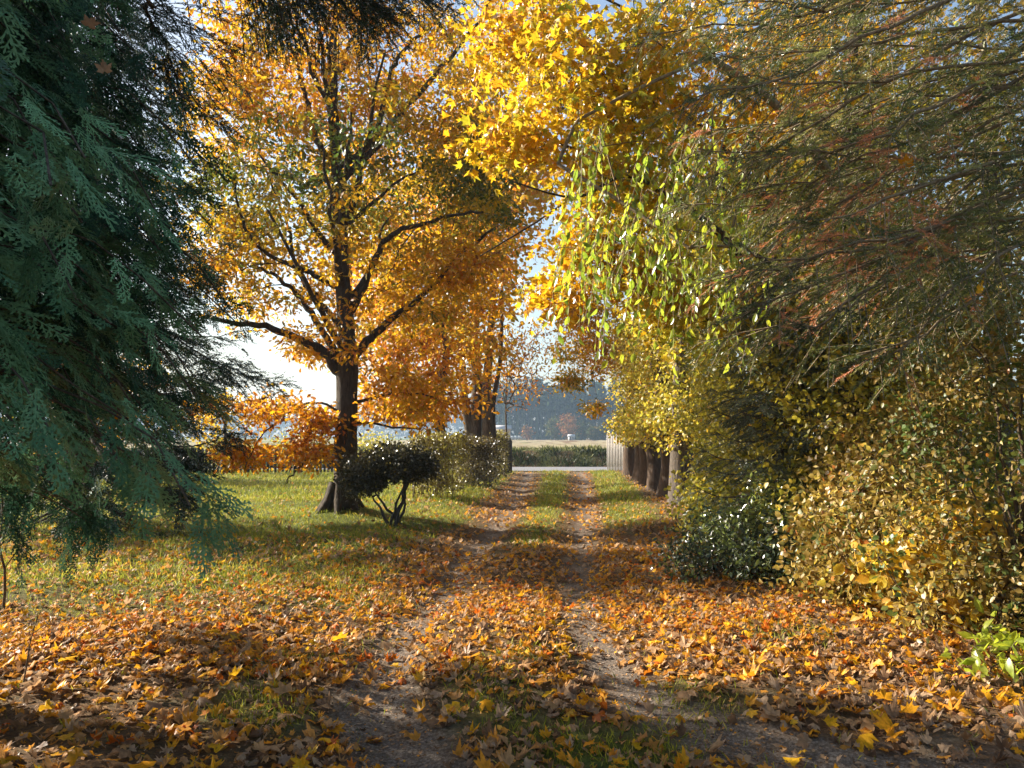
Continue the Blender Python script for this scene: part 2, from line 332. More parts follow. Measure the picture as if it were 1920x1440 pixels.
# ------------------------------------------------------------------ tree skeleton grown toward scattered twig ends
class Skel:
    def __init__(s, cap=60000):
        s.p = np.zeros((cap, 3)); s.r0 = np.zeros(cap); s.n = 0; s.par = np.full(cap, -1); s.paths = []
    def addpath(s, pts, parent=-1, fixed=None, avail=True):
        i0 = s.n; m = len(pts); s.p[i0:i0 + m] = pts
        s.par[i0] = parent; s.par[i0 + 1:i0 + m] = np.arange(i0, i0 + m - 1)
        if fixed is not None: s.r0[i0:i0 + m] = fixed
        s.n += m; s.paths.append((i0, m, parent)); return i0
    def nearest(s, t, up=.6):
        d = s.p[:s.n] - t; dist = np.sqrt((d ** 2).sum(1)); return int(np.argmin(dist + up * np.maximum(d[:, 2], 0) * 1.0 + .0 * dist))
    def grow(s, targets, centre, sag=.0, wob=.06, seg=.35, up=.6):
        o = np.argsort(np.linalg.norm((targets - centre) * A(1, 1, .7), axis=1)); hits = np.zeros(len(targets), int)
        for k in o:
            t = targets[k]; j = s.nearest(t, up); a = s.p[j]; L = np.linalg.norm(t - a)
            if L < .03: hits[k] = j; continue
            m = max(2, int(L / seg) + 1); u = np.linspace(0, 1, m + 1)[1:, None]
            c = a + (t - a) * u + A(0, 0, 1) * (sag * L * 4 * u * (1 - u)) + rng.normal(0, wob * L / m, (m, 3)) * (u < 1)
            i0 = s.addpath(c, j); hits[k] = i0 + m - 1
        return hits
    def wood(s, g, rtwig=.004, expo=.42, rmax=.2, minfix=None):
        cnt = np.zeros(s.n)
        leaf = np.ones(s.n, bool); pr = s.par[:s.n]; leaf[pr[pr >= 0]] = False; cnt[leaf] = 1
        for i in range(s.n - 1, -1, -1):
            if s.par[i] >= 0: cnt[s.par[i]] += cnt[i]
        r = np.minimum(rtwig * np.maximum(cnt, 1) ** expo, rmax); r = np.where(s.r0[:s.n] > 0, s.r0[:s.n], r)
        for i0, m, parent in s.paths:
            idx = list(range(i0, i0 + m)); rr = r[idx]
            if parent >= 0: idx = [parent] + idx; rr = np.concatenate([[min(r[parent], rr[0] * 1.3)], rr])
            if len(idx) < 2: continue
            mx = rr.max(); g.tube(s.p[idx], rr, 14 if mx > .1 else 8 if mx > .04 else 4 if mx > .012 else 3)

def blob(c, r, n, power=2.0):
    d = nrm(rng.normal(size=(n, 3))); q = rng.random(n) ** (1 / power)
    return A(*c) + d * q[:, None] * A(*r)
def smooth(pts, n=6):
    pts = np.asarray(pts, float); t = np.linspace(0, len(pts) - 1, (len(pts) - 1) * n + 1); i = np.clip(t.astype(int), 0, len(pts) - 2); u = (t - i)[:, None]
    p0 = pts[np.maximum(i - 1, 0)]; p1 = pts[i]; p2 = pts[i + 1]; p3 = pts[np.minimum(i + 2, len(pts) - 1)]
    return .5 * ((2 * p1) + (-p0 + p2) * u + (2 * p0 - 5 * p1 + 4 * p2 - p3) * u ** 2 + (-p0 + 3 * p1 - 3 * p2 + p3) * u ** 3)
def leaves_at(T, k, spread, size, droop=.5, upb=.8, out=None, tintf=None, flat=.6, jit=.35):
    n = len(T) * k; base = np.repeat(T, k, 0); off = rng.normal(size=(n, 3)) * spread * A(1, 1, flat)
    pos = base + off; tip = nrm(off) * .8 + rng.normal(size=(n, 3)) * .6 + A(0, 0, -droop)
    nor = rng.normal(size=(n, 3)) + A(0, 0, upb)
    sc = size * (1 + jit * rng.uniform(-1, 1, n))
    ti = tintf(pos, np.repeat(rng.random(len(T)), k)) if tintf else np.clip(rng.random(n), 0, 1)
    return pos, tip, nor, sc, np.clip(ti, 0, 1)
def trunk_path(base, top, lean=.05, n=10):
    u = np.linspace(0, 1, n)[:, None]; p = base + (top - base) * u; p[1:-1, :2] += rng.normal(0, lean, (n - 2, 2)); return smooth(p, 3)
def flare(m, r, rt, fl=1.7, k=9):
    u = np.linspace(0, 1, m); return (r + (rt - r) * u) * (1 + (fl - 1) * np.exp(-u * k))
def dec_tree(name, label, cat, base, H, rt, blobs, templ, mat, k, spread, size, tintf, group=None, bark=None, lean=.06, sag=.06, droop=.5, rtwig=.004, flat=.6, trunks=None, upb=.8, gap=None, expo=.42):
    base = A(*base); base[2] = hz(base[0], base[1]) - .05
    root = thing(name, label, cat, base, group); S = Skel(); g = Geo()
    for (dx, dy, tx, ty, h, r) in (trunks or [(0, 0, 0, 0, H, rt)]):
        tp = trunk_path(base + A(dx, dy, 0), base + A(tx, ty, h), lean); S.addpath(tp, -1, flare(len(tp), r, r * .12, 1.5))
    T = np.concatenate([blob(*b) for b in blobs])
    if gap is not None: T = T[gap(T)]
    S.grow(T, base + A(0, 0, H * .45), sag); S.wood(g, rtwig, expo, rt * .55)
    g.build('trunk', bark or M_bark, root, smooth=True, attr=False)
    lv = scatter(templ, *leaves_at(T, k, spread, size, droop, upb, tintf=tintf, flat=flat)); lv.build('crown', mat, root)
    return root, T, S

# ------------------------------------------------------------------ the big oak left of the lane
def build_oak():
    b = A(OAK[0], OAK[1], hz(*OAK) - .08); Y0 = OAK[1]
    root = thing('oak_tree', 'large spreading oak with dark trunk and glowing orange leaves behind the dark clipped shrub', 'tree', b)
    S = Skel(); g = Geo(); pxm = Y0 / FPX
    tr = [(650, 972), (649, 920), (648, 850), (650, 760), (651, 690), (650, 620), (642, 520), (636, 400), (630, 290), (625, 190), (620, 110), (626, 50), (640, -20), (650, -120), (665, -260)]
    pts = A(*[P(x, y, Y0) for x, y in tr]); pts[0] = b; rad = A(29, 24, 21, 20.5, 20, 16, 14, 12.5, 10.5, 8.5, 7, 6, 5, 3.5, 2) * pxm
    tp = smooth(pts, 5); tr_ = np.interp(np.linspace(0, 1, len(tp)), np.linspace(0, 1, len(rad)), rad) * (1 + .04 * rng.normal(size=len(tp)))
    S.addpath(tp, -1, tr_)
    limbs = [
        (11, -.8, [(640, 705), (610, 662), (560, 635), (500, 612), (440, 605), (370, 590)]),
        (8, 1.0, [(642, 690), (615, 640), (590, 595), (560, 555), (530, 525), (490, 505), (430, 488)]),
        (10, .6, [(655, 692), (680, 650), (720, 610), (770, 570), (810, 540), (860, 480), (925, 430)]),
        (8, -1.0, [(650, 600), (680, 540), (705, 480), (735, 440), (790, 420), (840, 405), (905, 395)]),
        (6, 1.6, [(648, 570), (685, 520), (712, 470), (715, 430), (740, 400)]),
        (6.5, -.9, [(638, 482), (600, 440), (575, 400), (555, 370), (520, 330), (485, 290)]),
        (7, .5, [(634, 310), (598, 270), (582, 220), (568, 160), (550, 100), (520, 50), (505, -20)]),
        (7, -.7, [(640, 310), (690, 275), (715, 220), (722, 180), (740, 120), (765, 85), (810, 50), (850, 5)]),
        (8, .8, [(650, 330), (700, 280), (745, 220), (795, 165), (850, 100), (905, 30), (940, -50)]),
        (6, -1.4, [(642, 545), (590, 515), (550, 500), (480, 460), (450, 400), (440, 340)]),
        (6, .9, [(645, 625), (600, 565), (560, 512), (545, 455), (528, 385), (500, 320)]),
        (4, -.9, [(655, 760), (700, 745), (760, 735), (820, 745)]),
        (4, .7, [(648, 800), (590, 765), (520, 772), (450, 762), (395, 792)]),
        (3.5, -1.1, [(646, 850), (600, 842), (560, 878), (540, 905)]),
        (3.5, -.5, [(648, 790), (720, 798), (790, 805)]),
        (2.6, -1.6, [(648, 775), (590, 755), (530, 780), (485, 830), (455, 885)]),
        (5, 1.5, [(640, 430), (700, 380), (760, 330), (840, 300)]),
        (4.5, -1.3, [(625, 200), (590, 150), (600, 90), (590, 20)]),
        (4.5, 1.0, [(622, 130), (650, 90), (690, 20), (720, -60)]),
    ]
    for r, dy, pl in limbs:
        r *= .95
        n = len(pl); p = A(*[P(x, y, Y0 + dy * (k / (n - 1)) ** 1.2) for k, (x, y) in enumerate(pl)]); p = smooth(p, 5)
        p[1:] += rng.normal(0, .018, (len(p) - 1, 3)); j = S.nearest(p[0], 0)
        S.addpath(p, j, np.linspace(r, r * .28, len(p)) * pxm)
    for k in range(15):                      # limbs toward and away from the viewer
        z = rng.uniform(2.6, 9.5); j = S.nearest(A(b[0], b[1], z), 0); a = rng.choice([-1, 1]) * rng.uniform(60, 120); L = rng.uniform(1.8, 3.4) * (1 if z < 7 else .7)
        d = A(math.sin(R(a + 90)) * .8, math.sin(R(a)), .55); u = np.linspace(0, 1, 9)[:, None]
        p = S.p[j] + nrm(d) * L * u + A(0, 0, .25) * L * u ** 2 + rng.normal(0, .04, (9, 3)) * u
        S.addpath(p, j, np.linspace(.07, .02, 9))
    T = np.concatenate([blob(P(640, 340, Y0), (3.5, 3.4, 3.6), 900, 2.6), blob(P(645, 60, Y0), (3.0, 2.8, 2.4), 320, 2.4), blob(P(650, -120, Y0), (2.2, 2.2, 2.0), 130),
        blob(P(850, 520, Y0 + .3), (1.5, 1.6, 1.0), 110), blob(P(890, 300, Y0 + .5), (1.0, 1.4, 1.7), 150), blob(P(480, 770, Y0), (1.1, 1.2, .4), 26), blob(P(595, 785, Y0 - .3), (.6, 1.0, .45), 30),
        blob(P(780, 730, Y0 - .2), (1.1, 1.3, .8), 62), blob(P(580, 845, Y0 - .6), (.5, .6, .28), 20), blob(P(455, 850, Y0 - 1.2), (.35, .5, .28), 22),
        blob(P(430, 420, Y0 + .3), (.9, 1.5, 1.9), 120), blob(P(430, 170, Y0 + .5), (1.1, 1.3, 1.3), 90), blob(P(560, 665, Y0 + .8), (.75, .8, .25), 22)])
    hx = (T[:, 0] - P(470, 660, Y0)[0]) / .8; hzv = (T[:, 2] - P(470, 655, Y0)[2]) / .42
    T = T[(hx ** 2 + hzv ** 2 > 1)]
    T = T[(rng.random(len(T)) > .62 * sstep(Y0 + .4, Y0 - .9, T[:, 1]) * (T[:, 2] > 3.6)) & (rng.random(len(T)) > .08)]
    S.grow(T, b + A(0, 0, 5), .05, .07, .3); S.wood(g, .0042, .40, .07)
    bs = []
    for a in range(7):                       # root flare
        an = a * .9 + .3; d = A(math.cos(an), math.sin(an), 0)
        g.tube(A(b + A(0, 0, .55) + d * .14, b + d * .24 + A(0, 0, .26), b + d * .34 + A(0, 0, .13), b + d * .50 - A(0, 0, .04)), (.10, .10, .08, .04), 9)
    g.build('trunk', M_oakbark, root, smooth=True, attr=False)
    zc = P(640, 350, Y0)[2]
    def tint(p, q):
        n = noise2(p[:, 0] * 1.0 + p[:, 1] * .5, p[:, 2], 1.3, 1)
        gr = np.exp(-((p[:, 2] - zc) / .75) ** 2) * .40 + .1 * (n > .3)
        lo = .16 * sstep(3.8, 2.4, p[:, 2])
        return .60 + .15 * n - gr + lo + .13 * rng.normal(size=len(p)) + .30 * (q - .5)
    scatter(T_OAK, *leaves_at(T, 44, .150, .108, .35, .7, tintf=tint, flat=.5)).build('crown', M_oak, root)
build_oak()

# ------------------------------------------------------------------ trees behind the oak and by the gate
def yel(c, s=.16):
    return lambda p, q: c + s * noise2(p[:, 0], p[:, 2], .8, 2) + .15 * rng.normal(size=len(p)) + .15 * (q - .5)
p = P(826, 860, 22.5)
dec_tree('oak_tree', 'smaller orange oak behind the trimmed hedge, forking low, right of the large oak', 'tree', (p[0], p[1], 0), 9.5, .17,
    [(P(790, 620, 22.5), (2.6, 2.3, 2.8), 330), (P(770, 760, 21.5), (1.5, 1.2, .5), 60), (P(870, 430, 23), (2.0, 2, 2.2), 120)], T_OAKL, M_oak, 26, .27, .17, yel(.70), 'background oaks', M_bark)
p = P(893, 850, 26.5)
dec_tree('lime_tree', 'tall multi stemmed tree with ridged trunks and thin yellow crown behind the trimmed hedge', 'tree', (p[0], p[1], 0), 15, .30,
    [(P(900, 380, 26.5), (2.3, 2.2, 4.6), 420), (P(930, 120, 27), (2.6, 2.2, 2.6), 110), (P(985, 330, 27), (1.4, 1.4, 1.6), 90), (P(870, 640, 26), (1.4, 1.4, .8), 40)], T_ROUND, M_maple, 20, .30, .17, yel(.50),
    None, M_bark, trunks=[(-.28, 0, -1.0, 0, 14, .17), (.0, .1, .1, .2, 15, .22), (.26, -.1, .9, .1, 14.5, .19), (.44, .1, 1.3, .3, 12, .10)])
p = P(948, 860, 30)
dec_tree('bare_tree', 'nearly leafless small tree with fine arching twigs and few rusty leaves beside the left gate', 'tree', (p[0], p[1], 0), 6, .05,
    [(P(965, 700, 29.5), (1.5, 1.2, 1.5), 240), (P(985, 640, 29), (1.6, 1.0, .9), 120)], T_OAKL, M_oak, 4, .18, .13, yel(.86), None, M_twig, rtwig=.007)
p = P(1215, 860, 29)
dec_tree('oak_tree', 'orange oak behind the row of trunks on the right, its tips hanging over the gateway', 'tree', (6.2, 29, 0), 12, .25,
    [(P(1110, 640, 28), (1.5, 2.0, 1.5), 170), (P(1062, 715, 26), (.50, .6, .34), 22), (P(1115, 765, 26), (.32, .5, .16), 9), (P(1250, 420, 29), (3.2, 3, 3.6), 300), (P(1080, 580, 27), (.9, 1.2, .6), 60)],
    T_OAKL, M_oak, 22, .20, .15, yel(.58), 'background oaks', M_bark)
p = P(655, 860, 31)
dec_tree('ash_tree', 'tall yellow tree far behind the large oak, left of the thick multi stemmed tree', 'tree', (p[0], p[1], 0), 13, .22,
    [(P(720, 420, 31), (3.4, 2.5, 4.2), 260)], T_ROUND, M_maple, 18, .36, .2, yel(.65), 'yellow trees in the background', M_bark)
p = P(420, 860, 31)
dec_tree('hazel_tree', 'low yellow orange bushy tree by the far picket fence on the left', 'tree', (p[0], p[1], 0), 4.4, .10,
    [(P(400, 780, 31), (1.6, 1.5, 1.1), 60)], T_ROUND, M_maple, 14, .28, .13, yel(.45), 'yellow trees in the background', M_bark)
p = P(120, 860, 27)
dec_tree('hazel_tree', 'yellow bushy tree glimpsed behind the dark conifers on the left', 'tree', (p[0], p[1], 0), 6.5, .12,
    [(P(170, 740, 27), (3.0, 2, 2.2), 170)], T_ROUND, M_maple, 16, .34, .17, yel(.60), 'yellow trees in the background', M_bark)
# grey-green shrubs behind the far fence
for px, Yd, hh, lab in ((560, 36.5, 1.9, 'pale grey green bush behind the far fence, right of the open pickets'), (430, 37, 1.6, 'reddish bare bush behind the far picket fence, left of the open pickets'), (700, 36, 1.7, 'pale twiggy bush behind the oak trunk and far fence')):
    p = P(px, 860, Yd)
    dec_tree('bush', lab, 'bush', (p[0], p[1], 0), hh * .8, .03, [((p[0], p[1], hh * .6), (1.5, .8, hh * .5), 90)], T_ROUND, M_lime, 16, .20, .10, yel(.35), 'bushes behind the far fence', M_twig)

# ------------------------------------------------------------------ clipped shrub, hedges
def bushT(c): return lambda p, q: c + .22 * noise2(p[:, 0] * 1.4 + p[:, 1], p[:, 2] * 1.4, 2.6, 3) + .5 * (q - .5) + .15 * rng.normal(size=len(p))
def limeT(c): return lambda p, q: c + .18 * noise2(p[:, 0] + p[:, 1], p[:, 2], 2.2, 3) + .2 * rng.normal(size=len(p))
def shrub(name, label, cat, px, py, stems, blobs, templ, mat, k, spread, size, tintf, group=None, bark=None, rt=.03, sag=.03, flat=.9, droop=.2, rtwig=.003, upb=.3, box=None, depth=None):
    b = GP(px, py) if depth is None else A(*[(px - 960) / FPX * depth, depth, 0]); b[2] = hz(b[0], b[1]) - .03
    T = np.concatenate([blob(b + A(*c), r, n, 4.0) for c, r, n in blobs]) if blobs else np.zeros((0, 3))
    if box is not None:
        T = np.concatenate([T, box(b)])
    T = T[T[:, 2] > b[2] + .05]
    root = thing(name, label, cat, b, group); S = Skel(); g = Geo()
    for k_ in range(stems):
        a = rng.uniform(0, 6.28); t = T[rng.integers(len(T))]; s0 = b + A(math.cos(a), math.sin(a), 0) * rng.uniform(.03, .12 if rt < .03 else .26)
        if box is not None: s0 = A(t[0], t[1], hz(t[0], t[1]) - .02) + A(*rng.normal(0, .04, 2), 0)
        u = np.linspace(0, 1, 7)[:, None]; e = s0 + (t - s0) * A(.5, .5, .85); pp = s0 + (e - s0) * u; pp[1:, :2] += rng.normal(0, .02, (6, 2))
        S.addpath(pp, -1, np.linspace(rt, rt * .4, 7))
    S.grow(T, b + A(0, 0, .2), sag, .06, .2, .8); S.wood(g, rtwig, .4, rt)
    g.build('stems', bark or M_twig, root, smooth=True, attr=False)
    scatter(templ, *leaves_at(T, k, spread, size, droop, upb, tintf=tintf, flat=flat)).build('foliage', mat, root)
    return root
def gl(c): return lambda p, q: np.where(rng.random(len(p)) < .07, 1.0, c + .3 * (rng.random(len(p)) - .5))
shrub('clipped_shrub', 'dark rounded clipped shrub on bare slender stems in front of the large oak', 'shrub', 734, 985, 6,
    [((.12, 0, 1.10), (.62, .55, .27), 220), ((-.50, .1, .92), (.40, .42, .28), 140), ((-.52, 0, .76), (.34, .4, .20), 60), ((.32, 0, 1.06), (.42, .4, .26), 80), ((-.1, 0, 1.08), (.92, .6, .34), 60)], T_ROUND, M_darkshrub, 24, .065, .05, gl(.4), None, M_darkwood, .032)
def hbox(x0, x1, y0, y1, z0, z1, n, slope=0):
    def f(b):
        q = rng.random((n, 3)); face = rng.random(n)
        q[:, 2] = np.where(face < .35, 1 - .12 * q[:, 2], q[:, 2]); q[:, 1] = np.where((face > .35) & (face < .65), .14 * q[:, 1], q[:, 1])
        q[:, 0] = np.where(face > .65, np.where(q[:, 0] > .5, 1 - .12 * rng.random(n), .12 * rng.random(n)), q[:, 0])
        x = x0 + (x1 - x0) * q[:, 0]; y = y0 + (y1 - y0) * q[:, 1]; x = x + slope * (y - y0)
        z = z0 + (z1 - z0) * q[:, 2] + .05 * noise2(x, y, 3)
        return np.stack([x + rng.normal(0, .03, n), y, z], 1)
    return f
gy = lambda x: hz(x, 20)
shrub('hedge', 'pale yellow green trimmed hedge with many thin stems, nearest of the row', 'hedge', 832, 940, 46, None, T_ROUND, M_hedge, 13, .08, .055, limeT(.6), 'hedges along the left of the lane', M_drytwig, .012,
      box=hbox(-2.42, -1.42, 18.6, 22.4, .3, 1.62, 620, .05))
shrub('hedge', 'dark brown trimmed hedge in the middle of the row', 'hedge', 900, 915, 30, None, T_ROUND, M_hedge, 16, .08, .055, limeT(.22), 'hedges along the left of the lane', M_darkwood, .014,
      box=hbox(-1.62, -.66, 23.4, 28, .15, 1.5, 640, .03))
shrub('hedge', 'green topped hedge next to the left gate, farthest of the row', 'hedge', 940, 895, 20, None, T_ROUND, M_hedge, 16, .08, .06, limeT(.5), 'hedges along the left of the lane', M_darkwood, .014,
      box=hbox(-1.10, -.30, 29.0, 33, .2, 1.72, 420, .01))

# ------------------------------------------------------------------ right: row of trunks, tall shrubs, maple, hanging green tree
row = [(1278, 17.2, .25, 'nearest lime of the row, its grey ridged trunk catching the light'), (1246, 19.3, .19, 'second lime of the row, reddish brown trunk close behind the nearest'),
       (1228, 22.0, .20, 'third lime of the row on the right of the lane'), (1212, 24.5, .20, 'fourth lime of the row, between the third and the leaning one'),
       (1197, 27.0, .20, 'fifth lime of the row, flared base leaning to the lane'), (1182, 30.5, .24, 'farthest lime of the row, dark trunk beside the pale gate leaf')]
for k, (px, Yd, rt, lab) in enumerate(row):
    x = (px - 960) / FPX * Yd
    dec_tree('lime_tree', lab, 'tree', (x, Yd, 0), 7.5, rt,
        [((x + .35, Yd, 4.2), (1.25, 1.35, 2.7), 230, 3), ((x + .2, Yd - .2, 2.0), (1.15, .9, .65), 80, 3), ((x + 1.0, Yd, 6.6), (1.2, 1.2, 1.5), 60)], T_ROUND, M_lime, 26, .21, .085, limeT(.62 if k else .55),
        'row of limes right of the lane', M_brownbark if k else M_bark, sag=.12, droop=.4)
shr = [(1392, 13.2, 6.6, 1.3, 'tall olive leaved shrub just this side of the row of trunks', .42),
       (1440, 10.6, 5.6, 1.3, 'tall dense shrub between the row of trunks and the blue spruce', .40),
       (1575, 8.6, 4.2, 1.05, 'mid height loose olive shrub directly behind the glossy shrub', .5),
       (1640, 9.6, 6.6, 1.8, 'tall brown leaved shrub behind the spruce boughs on the right', .30)]
for px, Yd, H, rr, lab, tt in shr:
    x = (px - 960) / FPX * Yd + .25
    shrub('tall_shrub', lab, 'shrub', (x) * FPX / Yd + 960, 0, 14, [((0, 0, H * .5), (rr, rr, H * .52), 640), ((-.2, -.2, .7), (rr * .9, rr * .9, .7), 150)], T_ROUND, M_lime, 30, .17, .062, limeT(tt),
          'tall shrubs on the right', M_twig, .035, depth=Yd, sag=.08)
x = 3.55
shrub('large_bush', 'big bush of brown yellow leaves at the right edge, sunlit, with bare inner twigs', 'bush', 960 + 4.1 / 6.2 * FPX, 0, 22, [((.1, .2, 1.2), (1.15, 1.0, 1.2), 210), ((.5, .2, 2.9), (1.2, 1.0, 1.2), 170), ((-.95, .2, .8), (.5, .6, .7), 60), ((-.5, .3, 2.3), (.55, .6, .7), 60), ((.9, -.5, .9), (.6, .5, .7), 50), ((-.3, -.5, .4), (1.0, .4, .35), 60)],
      T_ROUND + T_OVAL, M_bush, 34, .10, .048, bushT(.36), None, M_twig, .028, depth=6.2)
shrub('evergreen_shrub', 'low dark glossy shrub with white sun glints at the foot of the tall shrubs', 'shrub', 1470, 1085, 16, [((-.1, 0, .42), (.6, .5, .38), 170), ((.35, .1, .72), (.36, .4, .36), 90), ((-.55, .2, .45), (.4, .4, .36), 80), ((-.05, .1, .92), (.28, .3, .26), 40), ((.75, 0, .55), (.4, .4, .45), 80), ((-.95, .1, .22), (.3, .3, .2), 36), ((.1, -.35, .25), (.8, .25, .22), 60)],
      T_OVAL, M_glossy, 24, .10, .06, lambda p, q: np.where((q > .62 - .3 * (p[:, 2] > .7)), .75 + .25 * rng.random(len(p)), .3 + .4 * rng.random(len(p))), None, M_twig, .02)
shrub('sapling', 'small sapling with large bright yellow green leaves at the lower right edge', 'sapling', 1885, 1275, 4, [((0, 0, .18), (.30, .25, .14), 15), ((.12, 0, .33), (.22, .2, .10), 7)],
      T_OVAL, M_green, 6, .06, .10, lambda p, q: .55 + .45 * rng.random(len(p)), None, M_twig, .008)
shrub('sapling', 'broad yellow leaved undergrowth shoots in front of the large bush', 'sapling', 1730, 1175, 10, [((0, 0, .45), (.55, .35, .42), 75), ((.4, .1, .8), (.4, .3, .35), 45)],
      T_ROUND, M_lime, 6, .09, .095, lambda p, q: .72 + .25 * rng.random(len(p)), None, M_twig, .010)

shrub('bramble', 'tangled low green and rusty undergrowth between the glossy shrub and the large bush', 'shrub', 1640, 0, 14, [((0, 0, .6), (.85, .6, .6), 200), ((.1, .2, 1.3), (.6, .5, .5), 90), ((-.5, -.2, .3), (.5, .4, .3), 50)],
      T_ROUND, M_bush, 20, .10, .055, bushT(.5), None, M_twig, .014, depth=7.3)
shrub('bramble', 'loose olive leaved undergrowth on the lane side, left of the glossy shrub', 'shrub', 1370, 0, 12, [((0, 0, .5), (.7, .7, .5), 150), ((.2, .2, 1.1), (.6, .6, .5), 90)],
      T_ROUND, M_lime, 20, .11, .055, bushT(.35), None, M_twig, .014, depth=10.5)

# maple reaching over the lane from the right
def build_maple():
    b = A(4.3, 9.4, 0); b[2] = hz(b[0], b[1]) - .05
    root = thing('maple_tree', 'maple with bright yellow leaves leaning over the lane from behind the right shrubs', 'tree', b); S = Skel(); g = Geo()
    tp = smooth(A(b, b + A(-.1, -.1, 1.5), b + A(-.3, -.3, 3.2), b + A(-.2, -.4, 6), b + A(.1, -.4, 9)), 5); S.addpath(tp, -1, np.linspace(.19, .05, len(tp)))
    for dy, r, pl in [(0, .05, [(1500, 620), (1330, 420), (1180, 330), (1050, 270), (930, 260)]), (.6, .045, [(1480, 420), (1330, 250), (1200, 170), (1080, 150), (960, 90)]),
                      (-.6, .04, [(1480, 520), (1300, 400), (1180, 330), (1080, 370), (960, 340)]), (.8, .04, [(1500, 650), (1300, 520), (1180, 460), (1090, 500), (1020, 560)]),
                      (.2, .04, [(1450, 250), (1330, 100), (1180, 20), (1050, -40), (940, -60)]), (1.2, .04, [(1480, 420), (1350, 350), (1200, 300), (1000, 420), (900, 480)])]:
        n = len(pl); q = A(*[P(x, y, 8.6 - .9 * (k / (n - 1)) + dy) for k, (x, y) in enumerate(pl)]); q = smooth(q, 5); S.addpath(q, S.nearest(q[0], 0), np.linspace(r, .008, len(q)) * .8)
    T = np.concatenate([blob(P(1100, 180, 7.9), (.95, 1.0, .85), 170), blob(P(960, 260, 7.6), (.42, .6, .22), 48), blob(P(1180, 330, 8.0), (.75, 1.0, .7), 120), blob(P(1230, 80, 8.0), (.8, 1, .7), 90),
        blob(P(1040, 550, 8.2), (.30, .4, .22), 26), blob(P(1100, 460, 8.4), (.42, .6, .4), 50), blob(P(1020, 30, 8.2), (.6, .8, .45), 55), blob(P(940, 90, 8.4), (.5, .7, .5), 30), blob(P(1350, 200, 8.6), (.9, .9, 1.3), 100), blob(P(1500, 130, 8.8), (1.0, .8, 1.0), 60), blob(P(1180, 500, 8.4), (.5, .7, .5), 50),
        blob(b + A(0, 0, 6.8), (1.8, 1.6, 2.2), 160), blob(P(1280, 560, 9.0), (.9, .6, .6), 70)])
    S.grow(T, b + A(0, 0, 4), .03, .06, .25); S.wood(g, .0028, .4, .05); g.build('trunk', M_oakbark, root, smooth=True, attr=False)
    scatter(T_MAPL, *leaves_at(T, 15, .16, .092, .9, .35, tintf=yel(.50, .18), flat=.7, jit=.5)).build('crown', M_maple, root)
build_maple()

def build_weeping():
    b = A(4.7, 9.0, 0); b[2] = hz(b[0], b[1]) - .05
    root = thing('willow_tree', 'slender tree with hanging shoots of long bright green leaves in front of the yellow maple', 'tree', b); S = Skel(); g = Geo(); L = []
    tp = smooth(A(b, b + A(-.1, -.2, 2), b + A(-.6, -.6, 3.4), b + A(-1.8, -1.2, 4.8), b + A(-2.8, -1.8, 5.2)), 5); S.addpath(tp, -1, np.linspace(.10, .03, len(tp)))
    g_pos = []; g_tip = []
    for k in range(150):
        a = P(rng.uniform(1070, 1430) + (rng.random() < .18) * rng.uniform(0, 260), rng.uniform(215, 520), rng.uniform(5.8, 7.4)); j = S.nearest(a, .3); s0 = S.p[j]
        ln = rng.uniform(.35, .95); m = 9; u = np.linspace(0, 1, m)[:, None]; side = A(rng.uniform(-.5, .1), rng.uniform(-.3, .3), 0)
        mid = s0 + (a - s0) * u + A(0, 0, .25) * np.sin(u * 3.14) * np.linalg.norm(a - s0) * .06; S.addpath(mid[1:], j)
        e = a + side * ln * u - A(0, 0, 1) * ln * u ** 1.3; S.addpath(e[1:], S.n - 1)
        for q in np.arange(.05, 1, .055 / ln * rng.uniform(1, 1.8)):
            i = q * (m - 1); i0 = int(i); g_pos.append(e[i0] + (e[min(i0 + 1, m - 1)] - e[i0]) * (i - i0)); g_tip.append(A(*rng.normal(0, .35, 2), -1.0 + .4 * rng.random()))
    S.wood(g, .0022, .45, .04); g.build('trunk', M_drytwig, root, smooth=True, attr=False)
    pos = A(*g_pos); tip = A(*g_tip); n = len(pos)
    scatter(T_OVAL, pos, tip, rng.normal(size=(n, 3)), .085 * rng.uniform(.65, 1.25, n), np.clip(.7 + .25 * rng.normal(size=n), 0, 1)).build('crown', M_green, root)
build_weeping()

# ------------------------------------------------------------------ conifers
def needle_twig(n=26, L=1.0, nl=.16, ns=.012, seed=0, droop=.1):
    r_ = np.random.default_rng(seed); V = []; T = []
    for k in range(n):
        t = (k + .5) / n; a = r_.uniform(0, 6.28); c = A(0, t * L, -droop * t * t); d = A(math.cos(a), .75 + .3 * t, math.sin(a)); d = d / np.linalg.norm(d) * nl * (1.15 - .5 * t)
        s = nrm(np.cross(d, r_.normal(size=3))) * ns; b = len(V); V += [c - s, c + s, c + d]; T.append((b, b + 1, b + 2))
    b = len(V); V += [A(-.011, 0, 0), A(.011, 0, 0), A(0, L, -droop)]; T.append((b, b + 1, b + 2)); return A(*V), np.array(T)
T_NEED = [needle_twig(40, 1, .22, .016, k) for k in range(4)]
T_NEEDB = [needle_twig(30, 1, .20, .022, k + 20) for k in range(3)]
T_NEEDL = [needle_twig(16, 1, .22, .026, k + 5) for k in range(3)]
